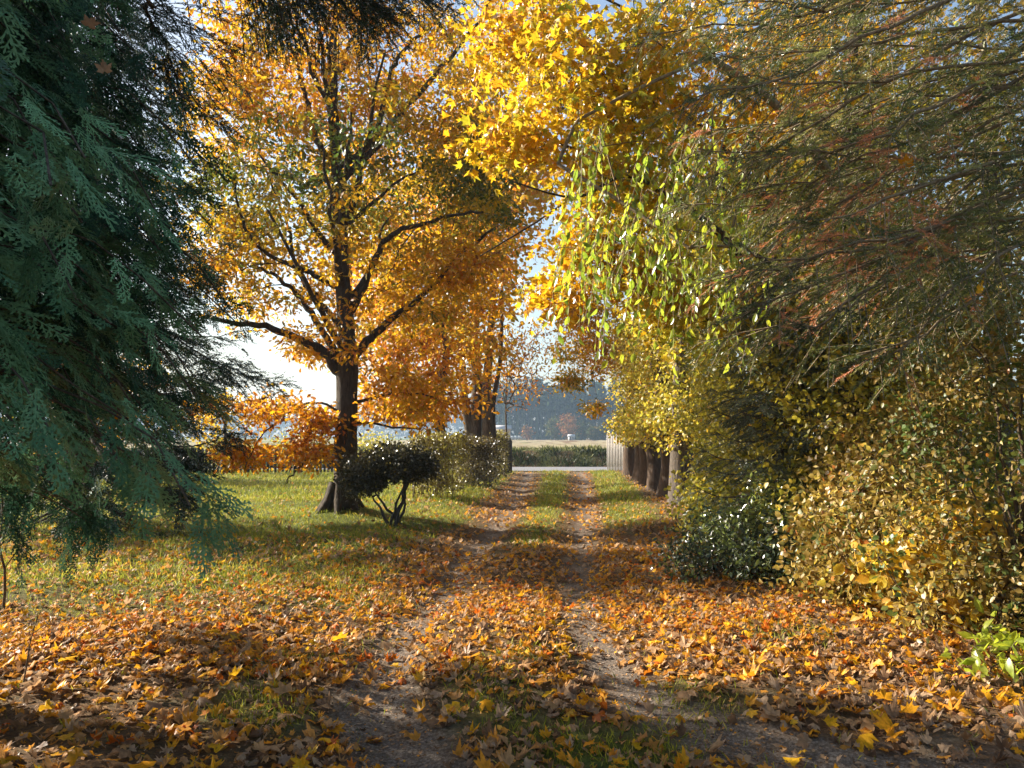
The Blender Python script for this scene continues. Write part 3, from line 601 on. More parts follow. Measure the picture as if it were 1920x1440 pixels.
def frond(seed=0, rich=1.0, lod=False):
    r_ = np.random.default_rng(seed); V = []; T = []
    def strip(p, d, L, w):
        sd_ = nrm(np.cross(d, A(0, 0, 1))) * w; b = len(V)
        if lod: V.extend([p, p + d * L * .55 + sd_ * 1.5, p + d * L, p + d * L * .55 - sd_ * 1.5]); T.extend([(b, b + 1, b + 2), (b, b + 2, b + 3)]); return
        V.extend([p - sd_ * .7, p + sd_ * .7, p + d * L * .7 + sd_, p + d * L, p + d * L * .7 - sd_]); T.extend([(b, b + 1, b + 2), (b, b + 2, b + 4), (b + 4, b + 2, b + 3)])
    def ax(a, z=0): return nrm(A(math.sin(a), math.cos(a), z))
    bend = r_.uniform(-.25, .25); p = A(0, 0, 0); m = 8 if rich > .9 else 7
    for k in range(m):
        t = k / m; a0 = bend * t * 2; d0 = ax(a0, -.35 * t); strip(p, d0, 1.12 / m, .012)
        for sd in (-1, 1):
            if r_.random() < .08: continue
            pp = p + d0 * (.5 / m) * (sd > 0); L1 = (.40 * (1 - t) ** .7 * (.45 + .55 * min(1, t * 4)) + .06) * r_.uniform(.7, 1.15); an = a0 + sd * R(r_.uniform(38, 52)); n1 = max(2, int(L1 / .07)); zb = r_.uniform(-.3, .15)
            for q in range(n1):
                an -= sd * R(5); d1 = ax(an, zb - .06 * q); strip(pp, d1, L1 / n1 * 1.08, .0125)
                for s2 in (-1, 1):
                    if r_.random() < .15: continue
                    l2 = .085 * (1 - .6 * q / n1) * r_.uniform(.7, 1.3); strip(pp + d1 * (L1 / n1) * (.3 + .3 * (s2 > 0)), ax(an + s2 * R(r_.uniform(30, 42)), zb + r_.uniform(-.15, .15)), l2, .0125)
                pp = pp + d1 * L1 / n1
        p = p + d0 / m
    return A(*V), np.array(T)
T_FROND = [frond(k) for k in range(4)]
T_FRONDL = [frond(k + 10, .75, True) for k in range(3)]

def thuja(label, base, H, Rad, nb, templ, size, zlo, prof, group, nfr=(8, 14), tcen=.45, zmin_b=.5, hang=None):
    b = A(*base); b[2] = hz(b[0], b[1]) - .05; root = thing('arborvitae', label, 'tree', b, group); S = Skel(); g = Geo()
    tp = trunk_path(b, b + A(0, 0, H), .03); S.addpath(tp, -1, flare(len(tp), .16, .02)); pos = []; tip = []; nor = []
    for k in range(nb):
        z = zlo + (H - zlo) * rng.random() ** 1.25; a = rng.uniform(0, 6.28); L = Rad * prof((z - zlo) / (H - zlo)) * rng.uniform(.72, 1.08)
        d = A(math.cos(a), math.sin(a), 0); z0 = max(zmin_b, z - L * rng.uniform(.1, .45)); m = 9; u = np.linspace(0, 1, m)[:, None]
        p = A(b[0], b[1], z0) + d * L * u + A(0, 0, 1) * ((z - z0) * np.sin(u * 2.0) - .35 * L * u ** 3) + rng.normal(0, .03, (m, 3)) * u
        p[:, :2] += np.cumsum(rng.normal(0, .02, (m, 2)), 0); j = S.nearest(p[0], 0); S.addpath(p[1:], j)
        for q in range(rng.integers(*nfr)):
            t = 1 - .62 * rng.random() ** 1.5; i = t * (m - 1); i0 = min(int(i), m - 2); c = p[i0] + (p[i0 + 1] - p[i0]) * (i - i0) + rng.normal(0, .06, 3)
            az = rng.normal(0, .75); dd = A(d[0] * math.cos(az) - d[1] * math.sin(az), d[0] * math.sin(az) + d[1] * math.cos(az), 0)
            pos.append(c); tip.append(dd * rng.uniform(.4, 1) + A(0, 0, rng.uniform(-1.1, -.15))); nor.append(dd * .9 + A(0, 0, .5) + rng.normal(0, .35, 3))
    for k in range(nb * 3):   # inner foliage
        z = zlo + (H - zlo) * rng.random() ** 1.2 * .95; a = rng.uniform(0, 6.28); L = Rad * prof((z - zlo) / (H - zlo)) * rng.uniform(.35, .75); pos.append(A(b[0] + math.cos(a) * L, b[1] + math.sin(a) * L, z)); tip.append(A(math.cos(a), math.sin(a), rng.uniform(-2, 0))); nor.append(A(math.cos(a), math.sin(a), .4) + rng.normal(0, .5, 3))
    for (c, n, rx, rz_) in hang or []:
        q = blob(c, (rx, rx, rz_), n); pos += list(q); tip += list(rng.normal(0, .35, (n, 3)) + A(0, 0, -1)); nor += list(rng.normal(size=(n, 3)))
        for e in q[::6]: S.addpath(A(*[A(b[0], b[1], max(c[2], .6)) + (e - A(b[0], b[1], max(c[2], .6))) * t + A(0, 0, .3 * math.sin(3.14 * t)) for t in np.linspace(0, 1, 8)])[1:], 3)
    S.wood(g, .006, .33, .03); g.build('trunk', M_bark, root, smooth=True, attr=False); n = len(pos)
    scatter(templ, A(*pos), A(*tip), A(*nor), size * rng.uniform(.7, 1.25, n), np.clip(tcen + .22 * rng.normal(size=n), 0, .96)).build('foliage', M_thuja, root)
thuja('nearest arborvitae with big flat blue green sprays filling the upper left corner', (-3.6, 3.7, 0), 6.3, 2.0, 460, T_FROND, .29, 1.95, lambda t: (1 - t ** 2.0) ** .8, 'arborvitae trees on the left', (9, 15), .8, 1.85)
thuja('darker arborvitae standing behind the nearest one, sprays hanging low', (-4.1, 4.95, 0), 7.6, 2.15, 520, T_FRONDL, .28, 2.35, lambda t: (1 - t ** 2.2) ** .8 * (.8 + .2 * min(1, t * 5)), 'arborvitae trees on the left', (12, 19), .06, 2.2,  # low tint puts the shade of the dark interior into the spray colour
      [(P(165, 950, 6.4), 60, .20, .40), (P(60, 880, 6.2), 60, .42, .25), (P(20, 950, 5.6), 24, .14, .32)])

def spruce(label, base, H, Rad, zlo, nwh, templ, mat, size, tintf, group=None, droop=.35, upt=.25, name='spruce_tree', sector=None, dens=1.0, extra=None, bare=.25, prof=None, rt=.15, spc=.07):
    b = A(*base); b[2] = hz(b[0], b[1]) - .05; root = thing(name, label, 'tree', b, group); S = Skel(80000); g = Geo()
    tp = trunk_path(b, b + A(0, 0, H), .03); S.addpath(tp, -1, flare(len(tp), rt, .02)); pos = []; tip = []; nor = []; sc = []; ti = []
    boughs = []
    for k in range(nwh):
        z = zlo + (H - zlo) * (k + rng.random() * .8) / nwh; L = Rad * (prof or (lambda t: (1 - t) ** .85))((z - zlo) / (H - zlo))
        for q in range(rng.integers(4, 7)):
            a = rng.uniform(0, 6.28) if sector is None else rng.uniform(*sector)
            boughs.append((A(b[0], b[1], z), A(math.cos(a), math.sin(a), 0), L * rng.uniform(.75, 1.1), None))
    for e in extra or []: boughs.append((None, None, None, e))
    for s0, d, L, path in boughs:
        m = 12; u = np.linspace(0, 1, m)[:, None]
        if path is None:
            p = s0 + d * L * u + A(0, 0, 1) * L * (-droop * 1.6 * u + (droop + upt) * u ** 2.4) + np.cumsum(rng.normal(0, .012 * L, (m, 3)), 0) * u
        else:
            p = smooth(path, 5); p[2:] += np.cumsum(rng.normal(0, .026, (len(p) - 2, 3)), 0); d = nrm((p[-1] - p[0]) * A(1, 1, 0)); L = np.linalg.norm(p[-1] - p[0]); m = len(p)
        j = S.nearest(p[0], 0); i0 = S.addpath(p[1:], j, np.linspace(.005 + .0032 * L if path is not None else .006 + .009 * L, .003, m - 1)); side = A(-d[1], d[0], 0)
        ns = int(L / (spc * 1.6) * dens) + 2
        for q in range(ns):
            t = bare + (1 - bare) * (q + rng.random()) / ns; i = t * (m - 1); k0 = min(int(i), m - 2); c = p[k0] + (p[k0 + 1] - p[k0]) * (i - k0)
            sd = rng.choice([-1, 1]); l2 = (.18 + .30 * L * (1 - t) ** .8) * rng.uniform(.5, 1.1); l2 = min(l2, .7 if path is not None else .95)
            dd = nrm(d * rng.uniform(.5, 1.0) + side * sd * rng.uniform(.5, 1.0) + A(0, 0, rng.uniform(-.35, .08) if path is None else rng.uniform(-1.0, .35))); mm = 5; uu = np.linspace(0, 1, mm)[:, None]
            pp = c + dd * l2 * uu - A(0, 0, 1) * (.28 * l2) * uu ** 2; S.addpath(pp[1:], i0 + max(0, k0 - 1) if k0 > 0 else i0)
            nt_ = max(2, int(l2 / spc)); tq = rng.random()
            for z_ in range(nt_):
                v = (z_ + .5 * rng.random()) / nt_; v = .12 + .88 * v; ii = v * (mm - 1); q0 = min(int(ii), mm - 2); cc = pp[q0] + (pp[q0 + 1] - pp[q0]) * (ii - q0)
                s2 = nrm(np.cross(dd, A(0, 0, 1))) * rng.choice([-1, 1]); pos.append(cc); tip.append(dd * .9 + s2 * (rng.uniform(.2, .9) if path is None else rng.uniform(.5, 1.6)) + A(0, 0, rng.uniform(-.5, .15))); nor.append(A(0, 0, 1) + rng.normal(0, .3, 3)); sc.append(rng.uniform(.7, 1.2)); ti.append(tq)
            pos.append(pp[-2]); tip.append(dd - A(0, 0, .3)); nor.append(A(0, 0, 1)); sc.append(1.1); ti.append(tq)
        for q in range(3): pos.append(p[-2]); tip.append(d + rng.normal(0, .35, 3)); nor.append(A(0, 0, 1)); sc.append(1.1); ti.append(rng.random())
    S.wood(g, .003, .3, .03); g.build('trunk', M_drytwig if name == 'spruce_tree' and sector else M_bark, root, smooth=True, attr=False)
    pos = A(*pos); scatter(templ, pos, A(*tip), A(*nor), size * A(*sc), tintf(pos, A(*ti))).build('foliage', mat, root); return root
dk = lambda p, q: np.clip(.2 + .5 * q, 0, 1)
# dark spruce on the lawn edge, boughs sweeping to the grass
spruce('dark drooping spruce behind the arborvitae, boughs sweeping down to the lawn', (-7.1, 12.9, 0), 12, 2.9, .7, 42, T_NEEDL, M_dspruce, .26, dk, 'spruces on the left', .45, .15, dens=1.5, prof=lambda t: (1 - t) ** .7, spc=.10,
    extra=[A(P(150, 560, 13.4), P(300, 620, 12.8), P(420, 690, 12.2), P(515, 745, 11.8)), A(P(150, 650, 13.4), P(270, 730, 12.8), P(360, 790, 12.4), P(440, 815, 12.2)), A(P(150, 700, 13.4), P(270, 800, 12.7), P(330, 900, 12.3), P(375, 965, 12.1)),
           A(P(150, 700, 13.4), P(250, 820, 12.8), P(310, 905, 12.5), P(345, 950, 12.3)), A(P(130, 620, 13.4), P(240, 700, 12.8), P(330, 745, 12.4), P(400, 760, 12.2)), A(P(130, 600, 13.4), P(280, 640, 12.6), P(380, 680, 12.3), P(455, 710, 12.2))])
spruce('tall dark spruce left of the frame whose high boughs hang over the top', (-4.7, 1.9, 0), 12, 2.3, 3.4, 20, T_NEEDL, M_dspruce, .15, dk, 'spruces on the left', .4, .15, prof=lambda t: (1 - t) ** .55, spc=.07,
    extra=[A((-4.7, 1.9, 6.6), P(300, -260, 4.4), P(430, -150, 5.0), P(560, -100, 5.4), P(700, -60, 5.6), P(850, -25, 5.8)), A((-4.7, 1.9, 6.4), P(300, -200, 4.4), P(430, -110, 5.0), P(470, -50, 5.4), P(500, 0, 5.5)),            A((-4.7, 1.9, 6.6), P(350, -230, 4.6), P(540, -130, 5.2), P(700, -80, 5.4), P(760, 0, 5.6)), A((-4.7, 1.9, 6.5), P(300, -220, 4.6), P(460, -120, 5.2), P(590, -80, 5.4), P(640, -25, 5.4)), A((-4.7, 1.9, 6.5), P(320, -240, 4.6), P(500, -140, 5.2), P(660, -90, 5.5), P(800, -30, 5.6)),
           A((-4.7, 1.9, 6.0), P(180, -60, 4.6), P(260, 60, 5.4), P(330, 160, 5.8), P(370, 260, 6))])
# olive spruce at right, trunk outside the frame, long thin boughs reaching left
def sp_t(p, q):
    c = np.exp(-(((p[:, 0] - P(1560, 450, 4.8)[0]) / .36) ** 2 + ((p[:, 2] - P(1560, 430, 4.8)[2]) / .35) ** 2))
    return np.clip(np.where(q < .6 * c + .03, .95, np.clip(.38 + .32 * noise2(p[:, 0] * 2 + p[:, 1], p[:, 2] * 2, 2.4, 1) + .7 * (q - .5) + .1 * rng.normal(size=len(p)), 0, .86)), 0, 1)
ex = []
for k in range(40):
    y1 = rng.uniform(-60, 620); x1 = rng.uniform(1200, 1500) + max(0, (y1 - 330)) * .55; dep = rng.uniform(4.0, 5.6); x0 = 2120; rise = rng.uniform(-20, 420)
    ex.append(A(P(x0, y1 - rise, 5.4), P(x0 * .6 + x1 * .4, y1 - rise * .62, (5.3 + dep) / 2), P(x0 * .28 + x1 * .72, y1 - rise * .2, dep), P(x1, y1 + rng.uniform(-15, 30), dep)))
spruce('olive green spruce at the right edge with long thin boughs and rusty dead patches', (4.35, 5.4, 0), 8, 1.6, 3.2, 12, T_NEED, M_spruce, .095, sp_t, 'spruces on the right', .3, .2, sector=(-1.2, 1.2), extra=ex, bare=.10, dens=.85, spc=.055)
spruce('small blue green spruce between the olive boughs and the glossy shrub', (3.1, 8.9, 0), 3.9, 1.1, 1.1, 24, T_NEEDB, M_bluespruce, .12, lambda p, q: .1 + .7 * q, 'spruces on the right', .35, .2, dens=1.5, spc=.065, rt=.035, bare=.1)

# ------------------------------------------------------------------ fences, gate
def picket_run(name, label, cat, p0, p1, n, hgt, wid, mat, group=None, thick=.02, rails=(.25, .8), posts=()):
    p0 = A(*p0); p1 = A(*p1); p0[2] = hz(p0[0], p0[1]); root = thing(name, label, cat, p0, group); rz = math.atan2(p1[1] - p0[1], p1[0] - p0[0]); L = np.linalg.norm((p1 - p0)[:2]); dr = A(math.cos(rz), math.sin(rz)); nn = A(-dr[1], dr[0])
    for k in range(n):
        q = p0[:2] + dr * L * (k + .5) / n; z = hz(q[0], q[1]); h = hgt * rng.uniform(.96, 1.03); g = Geo(); g.box((q[0], q[1], z + .04 + h / 2 - wid * .35), (wid, thick, h - wid * .7), rz + rng.normal(0, .01), wid * .7); g.build('picket', mat, root, attr=False)
    for t in rails:
        g = Geo(); c = (p0 + p1)[:2] / 2 + nn * (thick / 2 + .022); z = np.mean([hz(*(p0[:2] + dr * L * u)) for u in (0, .5, 1)]); g.box((c[0], c[1], z + hgt * t), (L, .035, .07), rz); g.build('rail', mat, root, attr=False)
    for t in posts:
        q = p0[:2] + dr * L * t + nn * .12; g = Geo(); g.box((q[0], q[1], hz(q[0], q[1]) + hgt * .5), (.11, .11, hgt * 1.1), rz, .03); g.build('post', mat, root, attr=False)
    return root
a, b_ = GP(190, 889), GP(640, 888)
picket_run('picket_fence', 'dark picket fence along the far side of the lawn', 'fence', a, b_, 62, 1.0, .09, M_darkwood, posts=(0, .2, .4, .6, .8, 1))
ga = P(1138, 887, 34.5); gb = P(1173, 889, 33.4)
picket_run('gate_leaf', 'pale weathered gate leaf of upright pickets standing open beside the row of trunks', 'gate', (ga[0], ga[1], 0), (gb[0], gb[1], 0), 12, 1.62, .062, M_wood, 'open gate leaves', posts=(1.02,))
ga = P(952, 884, 33.0); gb = P(961, 884, 34.0)
picket_run('gate_leaf', 'dark gate leaf seen almost edge on at the end of the left hedge', 'gate', (ga[0] - .12, ga[1] - .6, 0), (gb[0] - .02, gb[1], 0), 14, 1.45, .06, M_darkwood, 'open gate leaves', posts=(1.02,))  # dark wood colour stands in for shade on these pickets

# ------------------------------------------------------------------ beyond the road: bank grass, forest, trees, small buildings
def build_forest():
    g = Geo(); cl = []; szs = []
    def row(Yd, xa, xb, st, H0, n, sz):
        for x in np.arange(xa, xb, st):
            x_ = x + rng.normal(0, st * .35); y_ = Yd + rng.normal(0, 3); H = rng.uniform(H0 * .86, H0 * 1.08) + 1; g.tube(A((x_, y_, .9), (x_ + rng.normal(0, .3), y_, H * .6), (x_, y_, H)), (.20, .15, .04), 4, .62)
            z = H - (H * .5) * rng.random(n) ** 1.2; rr = sz * 1.3 * (1 - ((z - H * .45) / (H * .58)) ** 2).clip(.05, 1); a = rng.uniform(0, 6.28, n); cl.append(np.stack([x_ + np.cos(a) * rr * rng.random(n), y_ + np.sin(a) * rr, z], 1)); szs.append(np.full(n, sz))
    for Yd in (236, 243, 250, 258, 268): row(Yd, -12, 170, 2.3, 18, 44, 1.5)
    for Yd in (520, 535): row(Yd, -700, 0, 6, 19, 30, 3.4)
    def fill(n, xa, xb, y, z1, sz):
        cl.append(np.stack([rng.uniform(xa, xb, n), y + rng.normal(0, 4, n), 1 + z1 * rng.random(n)], 1)); szs.append(np.full(n, sz))
    fill(8000, -14, 172, 272, 15, 2.0); fill(500, -12, 170, 234, 2.2, 1.0); fill(2600, -700, 0, 542, 13, 4.0)
    p = np.concatenate(cl); n = len(p)
    scatter(T_CLUMP, p, rng.normal(size=(n, 3)), rng.normal(size=(n, 3)), np.concatenate(szs) * rng.uniform(.7, 1.3, n), np.clip(.35 + .2 * rng.normal(size=n), 0, .7), g)
    tag(g.build('pine_forest', M_farleaf), 'wall of tall blue grey pines on the far side of the field', 'forest', kind='stuff')
build_forest()
for px, Yd, H, rr, tt, lab in [(1040, 205, 6.3, 2.6, .76, 'round green tree at the left of the clump before the forest'), (1066, 200, 7.0, 2.4, .95, 'rusty orange tree in the middle of the clump before the forest'), (1090, 206, 5.2, 2.6, .7, 'dark green tree right of the rusty one before the forest'),
                               (1112, 196, 3.4, 1.8, .78, 'low green bush left of two before the forest'), (1130, 197, 3.6, 1.9, .77, 'low green bush nearest the gate leaf before the forest'), (988, 198, 3.4, 1.2, .93, 'thin pale reddish small tree standing alone before the forest')]:
    x = (px - 960) / FPX * Yd
    b = A(x, Yd, 0)
    dec_tree('field_tree', lab, 'tree', b, H * .9, .16, [((x, Yd, 1 + H * .5), (rr, rr, H * .48), 90, 3)], T_CLUMP, M_farleaf, 6 if px != 988 else 2, .5, .55, (lambda t_: lambda p, q: t_ + .05 * rng.normal(size=len(p)))(tt), 'trees before the forest', M_bark)
def hut(name, label, cat, px0, px1, Yd, hw, hr, dep, mw, mr):
    x0 = (px0 - 960) / FPX * Yd; x1 = (px1 - 960) / FPX * Yd; z = hz((x0 + x1) / 2, Yd); c = A((x0 + x1) / 2, Yd, z); root = thing(name, label, cat, c)
    g = Geo(); g.box((c[0], c[1] + dep / 2, z + hw / 2), (x1 - x0, dep, hw)); wl = g.build('wall', mw, root, attr=False)
    g = Geo(); e = .15; X0, X1, Y0, Y1 = x0 - e, x1 + e, c[1] - e, c[1] + dep + e; zz = z + hw; ym = (Y0 + Y1) / 2
    V = A((X0, Y0, zz - .05), (X1, Y0, zz - .05), (X1, ym, zz + hr), (X0, ym, zz + hr), (X0, Y1, zz - .05), (X1, Y1, zz - .05), (X0, Y0, zz - .12), (X1, Y0, zz - .12), (X0, Y1, zz - .12), (X1, Y1, zz - .12))
    g.add(V, [(0, 1, 2, 3), (3, 2, 5, 4), (6, 7, 1, 0), (8, 4, 5, 9), (6, 8, 9, 7)], [(0, 3, 4), (1, 5, 2)]); g.add(A((X0, Y0, zz - .12), (X0, Y1, zz - .12), (X0, Y1, zz - .05), (X0, Y0, zz - .05)), [(0, 1, 2, 3)])
    g.build('roof', mr, root, attr=False)
    g = Geo(); g.box((c[0] - (x1 - x0) * .22, c[1] - .02, z + hw * .45), ((x1 - x0) * .22, .06, hw * .85)); g.build('door', M_darkwood, root, attr=False)
    g = Geo(); g.box((c[0] + (x1 - x0) * .22, c[1] - .02, z + hw * .58), ((x1 - x0) * .2, .06, hw * .3)); g.build('window', M_glass, root, attr=False)
hut('shed', 'small pale brown shed with a light roof seen above the left hedge', 'shed', 925, 957, 110, 2.0, .5, 3.0, M_wall, M_roof)
hut('hut', 'tiny white hut under the orange tree before the forest', 'hut', 1066, 1077, 190, 1.1, .4, 2.0, M_white, M_white)
g = Geo()
for x in np.arange(-8, 5, 1.02): g.box((x, 215, 1.55 + .08 * rng.random()), (1.0, .06, .9))
tag(g.build('board_fence', M_white, attr=False), 'low whitish board fence along the foot of the forest', 'fence')

# thin saplings at left edge
def twigs(name, label, px, py, h, n, seed, depthless=True, lean=0):
    b = GP(px, py); root = thing(name, label, 'sapling', b, 'bare saplings'); g = Geo(); r_ = np.random.default_rng(seed)
    def rec(p, d, L, r, k):
        m = 7; pts = [p]
        for i in range(m): d = nrm(d + r_.normal(0, .10, 3) + A(0, 0, .05)); pts.append(pts[-1] + d * L / m)
        g.tube(A(*pts), np.linspace(r, r * .4, m + 1), 5)
        if k:
            for q in range(n): i = r_.integers(2, m); rec(pts[i], nrm(d + r_.normal(0, .7, 3)), L * r_.uniform(.3, .55), r * .45, k - 1)
    rec(b - A(0, 0, .03), A(lean, 0, 1), h, .014 if h > 1 else .006, 2); g.build('stem', M_twig, root, smooth=True, attr=False)
twigs('sapling', 'bare thin sapling stem at the left edge under the hanging sprays', 6, 1142, 1.5, 2, 3)
twigs('sapling', 'fine bare leaning twig in the leaves at the lower left edge', 40, 1290, .55, 3, 4, lean=.3)

# ------------------------------------------------------------------ fallen leaves
def surf(x, y):
    e = .03; z = height(x, y); nx_ = -(height(x + e, y) - z) / e; ny = -(height(x, y + e) - z) / e; return z, nrm(np.stack([nx_, ny, np.ones_like(z)], -1))
def litter(n, y0, y1, templ, size, lift, tilt, denf, powr=1.0, tb=0.0, xlim=None):
    y = y0 + (y1 - y0) * rng.random(n) ** powr; hw = .72 * y + 1.2; x = rng.uniform(-1, 1, n) * hw
    keep = rng.random(n) < denf(x, y)
    x, y = x[keep], y[keep]; z, N = surf(x, y); m = len(x); a = rng.uniform(0, 6.28, m)
    tip = np.stack([np.cos(a), np.sin(a), rng.normal(0, tilt * .4, m)], -1); nor = N + rng.normal(0, tilt, (m, 3)) * A(1, 1, .3); nor *= np.where(rng.random(m) < .5, 1, -1)[:, None]
    sc = size * rng.uniform(.6, 1.3, m); pos = np.stack([x, y, z + lift * rng.random(m) * 1.0 + .012], -1)
    fresh = .12 * noise2(x, y, 1.5, 1) + tb; t = rng.choice([.12, .3, .45, .5, .62, .75, .82, .92, 1.0], m, p=[.10, .14, .18, .15, .14, .11, .09, .06, .03]) + fresh + rng.normal(0, .05, m)
    return pos, tip, nor, sc, np.clip(t, 0, 1)
def dens(x, y):
    gr = green_at(x, y) * (1 - .45 * sstep(14, 11, y)); ba = bare_at(x, y); clump = .5 + .5 * noise2(x, y, 2.3, 2)
    d = (1 - .80 * ba * (y < 12) - .5 * ba * (y >= 12)) * (1 - .72 * gr) * np.clip(.25 + .95 * clump, 0, 1)
    band = np.exp(-((y - (7.4 - .36 * x)) / 1.6) ** 2)
    d = np.clip(d + .40 * band * (1 - .85 * ba), .02, 1); d = d * (1 - .40 * sstep(-1.8, -3.2, x + .3 * noise2(x, y, 1.5)) * sstep(6.3, 7.6, y)); d = d * (1 - .5 * sstep(9, 10, y) * sstep(1.4, .6, np.abs(x - .6)) * (.5 + .5 * noise2(x, y, 1.7, 3)))
    return d * (y < 36) 
g = Geo()
g = scatter(T_MAP, *litter(6200, 2.9, 6.0, T_MAP, .086, .020, .20, lambda x, y: dens(x, y) * .8), g)
g = scatter(T_MAP, *litter(27000, 5.2, 11.0, T_MAP, .066, .028, .25, dens, tb=.10), g)
g = scatter(T_MAPL, *litter(30000, 9.5, 20, T_MAPL, .085, .03, .35, dens, 1.0, -.04), g)
g = scatter(T_MAPL, *litter(30000, 18, 36, T_MAPL, .09, .03, .35, dens, 1.2, -.05), g)
g = scatter(T_ROUND, *litter(60000, 2.6, 12, T_ROUND, .017, .004, .4, lambda x, y: .35 + .5 * bare_at(x, y), tb=-.2), g)
g = scatter(T_OVAL, *litter(9000, 2.6, 14, T_OVAL, .06, .012, .3, lambda x, y: .4 * dens(x, y) + .1, tb=-.1), g)
g = scatter(T_MAPL, *litter(9000, 2.8, 9, T_MAPL, .05, .015, .3, lambda x, y: .3 + .5 * dens(x, y), tb=-.12), g)
tag(g.build('fallen_leaves', M_litter), 'thick litter of orange, tan and yellow fallen leaves over the lane and verges', 'leaf litter', kind='stuff')

# the largest fallen leaves near the camera, each its own object
kinds = [('tan', .45, 'dry tan fallen maple leaf lying in the foreground'), ('orange', .74, 'orange fallen maple leaf lying in the foreground'), ('yellow', .86, 'yellow fallen maple leaf lying in the foreground'), ('brown', .22, 'brown curled fallen maple leaf lying in the foreground')]
meshes = {}
for nme, tv, lab in kinds:
    for v, (V, T) in enumerate(T_MAP[:5]):
        o = mk('fallen_leaf', V * .125, [T], M_litter, attrs={'tint': np.full(len(V), tv + .02 * v)}); meshes[(nme, v)] = o.data; bpy.data.objects.remove(o)
cnt = 0
while cnt < 300:
    y = 3.1 + 3.4 * rng.random() ** .8; x = rng.uniform(-1, 1) * (.66 * y + .2)
    if rng.random() > .25 + .75 * float(dens(A(x), A(y))[0]): continue
    k = rng.choice(4, p=[.40, .24, .22, .14]); nme, tv, lab = kinds[k]; z, N = surf(A(x), A(y))
    o = bpy.data.objects.new('fallen_leaf', meshes[(nme, int(rng.integers(5)))]); COL.objects.link(o)
    nn_ = Vector(N[0] + rng.normal(0, .16, 3)); q = nn_.to_track_quat('Z', 'Y'); o.rotation_mode = 'XYZ'
    o.rotation_euler = (q @ Vector((0, 0, 1)).rotation_difference(Vector((0, 0, 1)))).to_euler(); o.rotation_euler = (q.to_matrix() @ Matrix.Rotation(rng.uniform(0, 6.28), 3, 'Z')).to_euler()
    s = rng.uniform(.65, 1.25); o.scale = (s, s, s * rng.choice([-1, 1])); o.location = (x, y, float(z[0]) + .03 + .02 * rng.random())
    tag(o, lab, 'fallen leaf', nme + ' fallen leaves in the foreground'); cnt += 1
# leaves caught in the conifers
for k, (px, py, Yd, lab) in enumerate([(1700, 312, 4.2, 'orange maple leaf caught in the right spruce boughs, upper of the bright ones'), (1632, 175, 4.3, 'orange maple leaf caught high in the right spruce'), (1838, 545, 4.3, 'large yellow maple leaf caught at the far right below the boughs'), (1732, 466, 4.6, 'deep orange maple leaf in a gap of the right spruce'),
                                       (197, 135, 2.9, 'orange leaf caught in the shaded sprays at upper left'), (165, 48, 2.7, 'rust leaf caught near the top left sprays'), (222, 785, 5.2, 'orange leaf caught low in the dark sprays on the left'), (345, 760, 7, 'orange leaf on the lower right boughs of the left conifers')]):
    o = bpy.data.objects.new('caught_leaf', meshes[('yellow' if k in (2,) else 'brown' if k in (4, 5) else 'orange', k % 5)]); COL.objects.link(o); o.location = tuple(P(px, py, Yd)); o.rotation_euler = (R(90 + rng.uniform(-30, 30)), rng.uniform(-.5, .5), rng.uniform(-.6, .6)); s = (.8 if k < 2 else 1.0 if k == 2 else .55); o.scale = (s, s, s)  # the two top left leaves take the brown tint as painted shade
    tag(o, lab, 'leaf', 'leaves caught in the conifers')

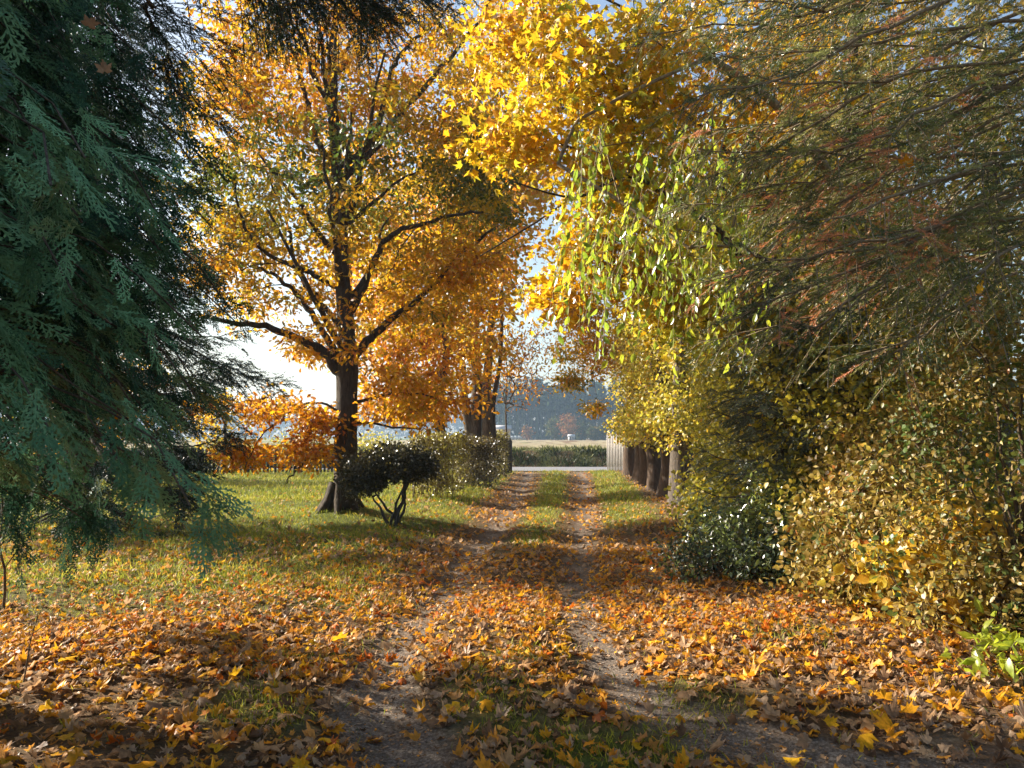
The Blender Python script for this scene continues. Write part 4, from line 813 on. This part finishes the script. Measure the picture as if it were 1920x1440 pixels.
# ------------------------------------------------------------------ grass
def blades(n, y0, y1, size, denf, powr=1.0):
    y = y0 + (y1 - y0) * rng.random(n) ** powr; hw = .72 * y + 1.0; x = rng.uniform(-1, 1, n) * hw; keep = rng.random(n) < denf(x, y); x, y = x[keep], y[keep]; m = len(x); z, _ = surf(x, y)
    tip = np.stack([rng.normal(0, .45, m), rng.normal(0, .45, m), np.ones(m)], -1); nor = rng.normal(size=(m, 3)) * A(1, 1, .1)
    t = .45 + .25 * noise2(x, y, 1.3) + .2 * rng.normal(size=m); return np.stack([x, y, z - .004], -1), tip, nor, size * rng.uniform(.5, 1.4, m), np.clip(t, 0, 1)
gd = lambda x, y: sstep(.15, .7, green_at(x, y)) * (y < 36.4)
g = scatter(T_BLADE, *blades(60000, 2.8, 9, .055, lambda x, y: gd(x, y) * .9 + .03))
g = scatter(T_BLADE, *blades(110000, 8, 20, .075, gd), g); g = scatter(T_BLADE, *blades(120000, 18, 37, .12, lambda x, y: gd(x, y) + .15 * (y > 34)), g)
tag(g.build('grass', M_grass), 'green and yellowed grass of the lawn, verges and lane middle', 'grass', kind='stuff')
n = 30000; x = rng.uniform(-26, 22, n); y = rng.uniform(41.6, 45.5, n); z, _ = surf(x, y)
g = scatter(T_BLADE, np.stack([x, y, z], -1), np.stack([rng.normal(0, .5, n), rng.normal(0, .5, n), np.ones(n)], -1), rng.normal(size=(n, 3)), .30 * rng.uniform(.4, 1.3, n) * (1 + .55 * noise2(x, y, 1.6, 1)), np.clip(.12 + .2 * rng.normal(size=n) + .45 * (y > 43.7), 0, 1))  # tint paints shade on the slope and sunlight along the bank top
tag(g.build('bank_grass', M_bankgrass), 'long grass on the bank across the road', 'grass', kind='stuff')

# a further tree filling the right background
dec_tree('beech_tree', 'tall brown yellow tree behind the right spruce and bushes, showing through their gaps', 'tree', (7.4, 11.8, 0), 10, .2,
    [((7.0, 11.5, 5.2), (3.0, 2.0, 4.0), 420, 3), ((5.2, 10.5, 2.6), (1.6, 1.2, 2.2), 160)], T_ROUND, M_bush, 20, .26, .095, limeT(.5), None, M_bark)
dec_tree('hornbeam_tree', 'olive yellow tree rising behind the tall shrubs, above the row of trunks', 'tree', (5.4, 14.5, 0), 10, .2,
    [((5.0, 14.2, 6.4), (2.2, 1.8, 3.0), 380, 3)], T_ROUND, M_lime, 22, .26, .10, limeT(.6), None, M_bark)
# hazy air
m, t, out = newmat('haze_air'); v = t.nodes.new('ShaderNodeVolumePrincipled'); v.inputs['Color'].default_value = (.55, .75, 1, 1); v.inputs['Density'].default_value = .0007; v.inputs['Anisotropy'].default_value = .3
t.links.new(v.outputs[0], out.inputs['Volume'])
g = Geo(); g.box((-100, 370, 22), (1800, 860, 48)); tag(g.build('haze', m, attr=False), 'thin bluish haze over the field', 'haze', kind='stuff')
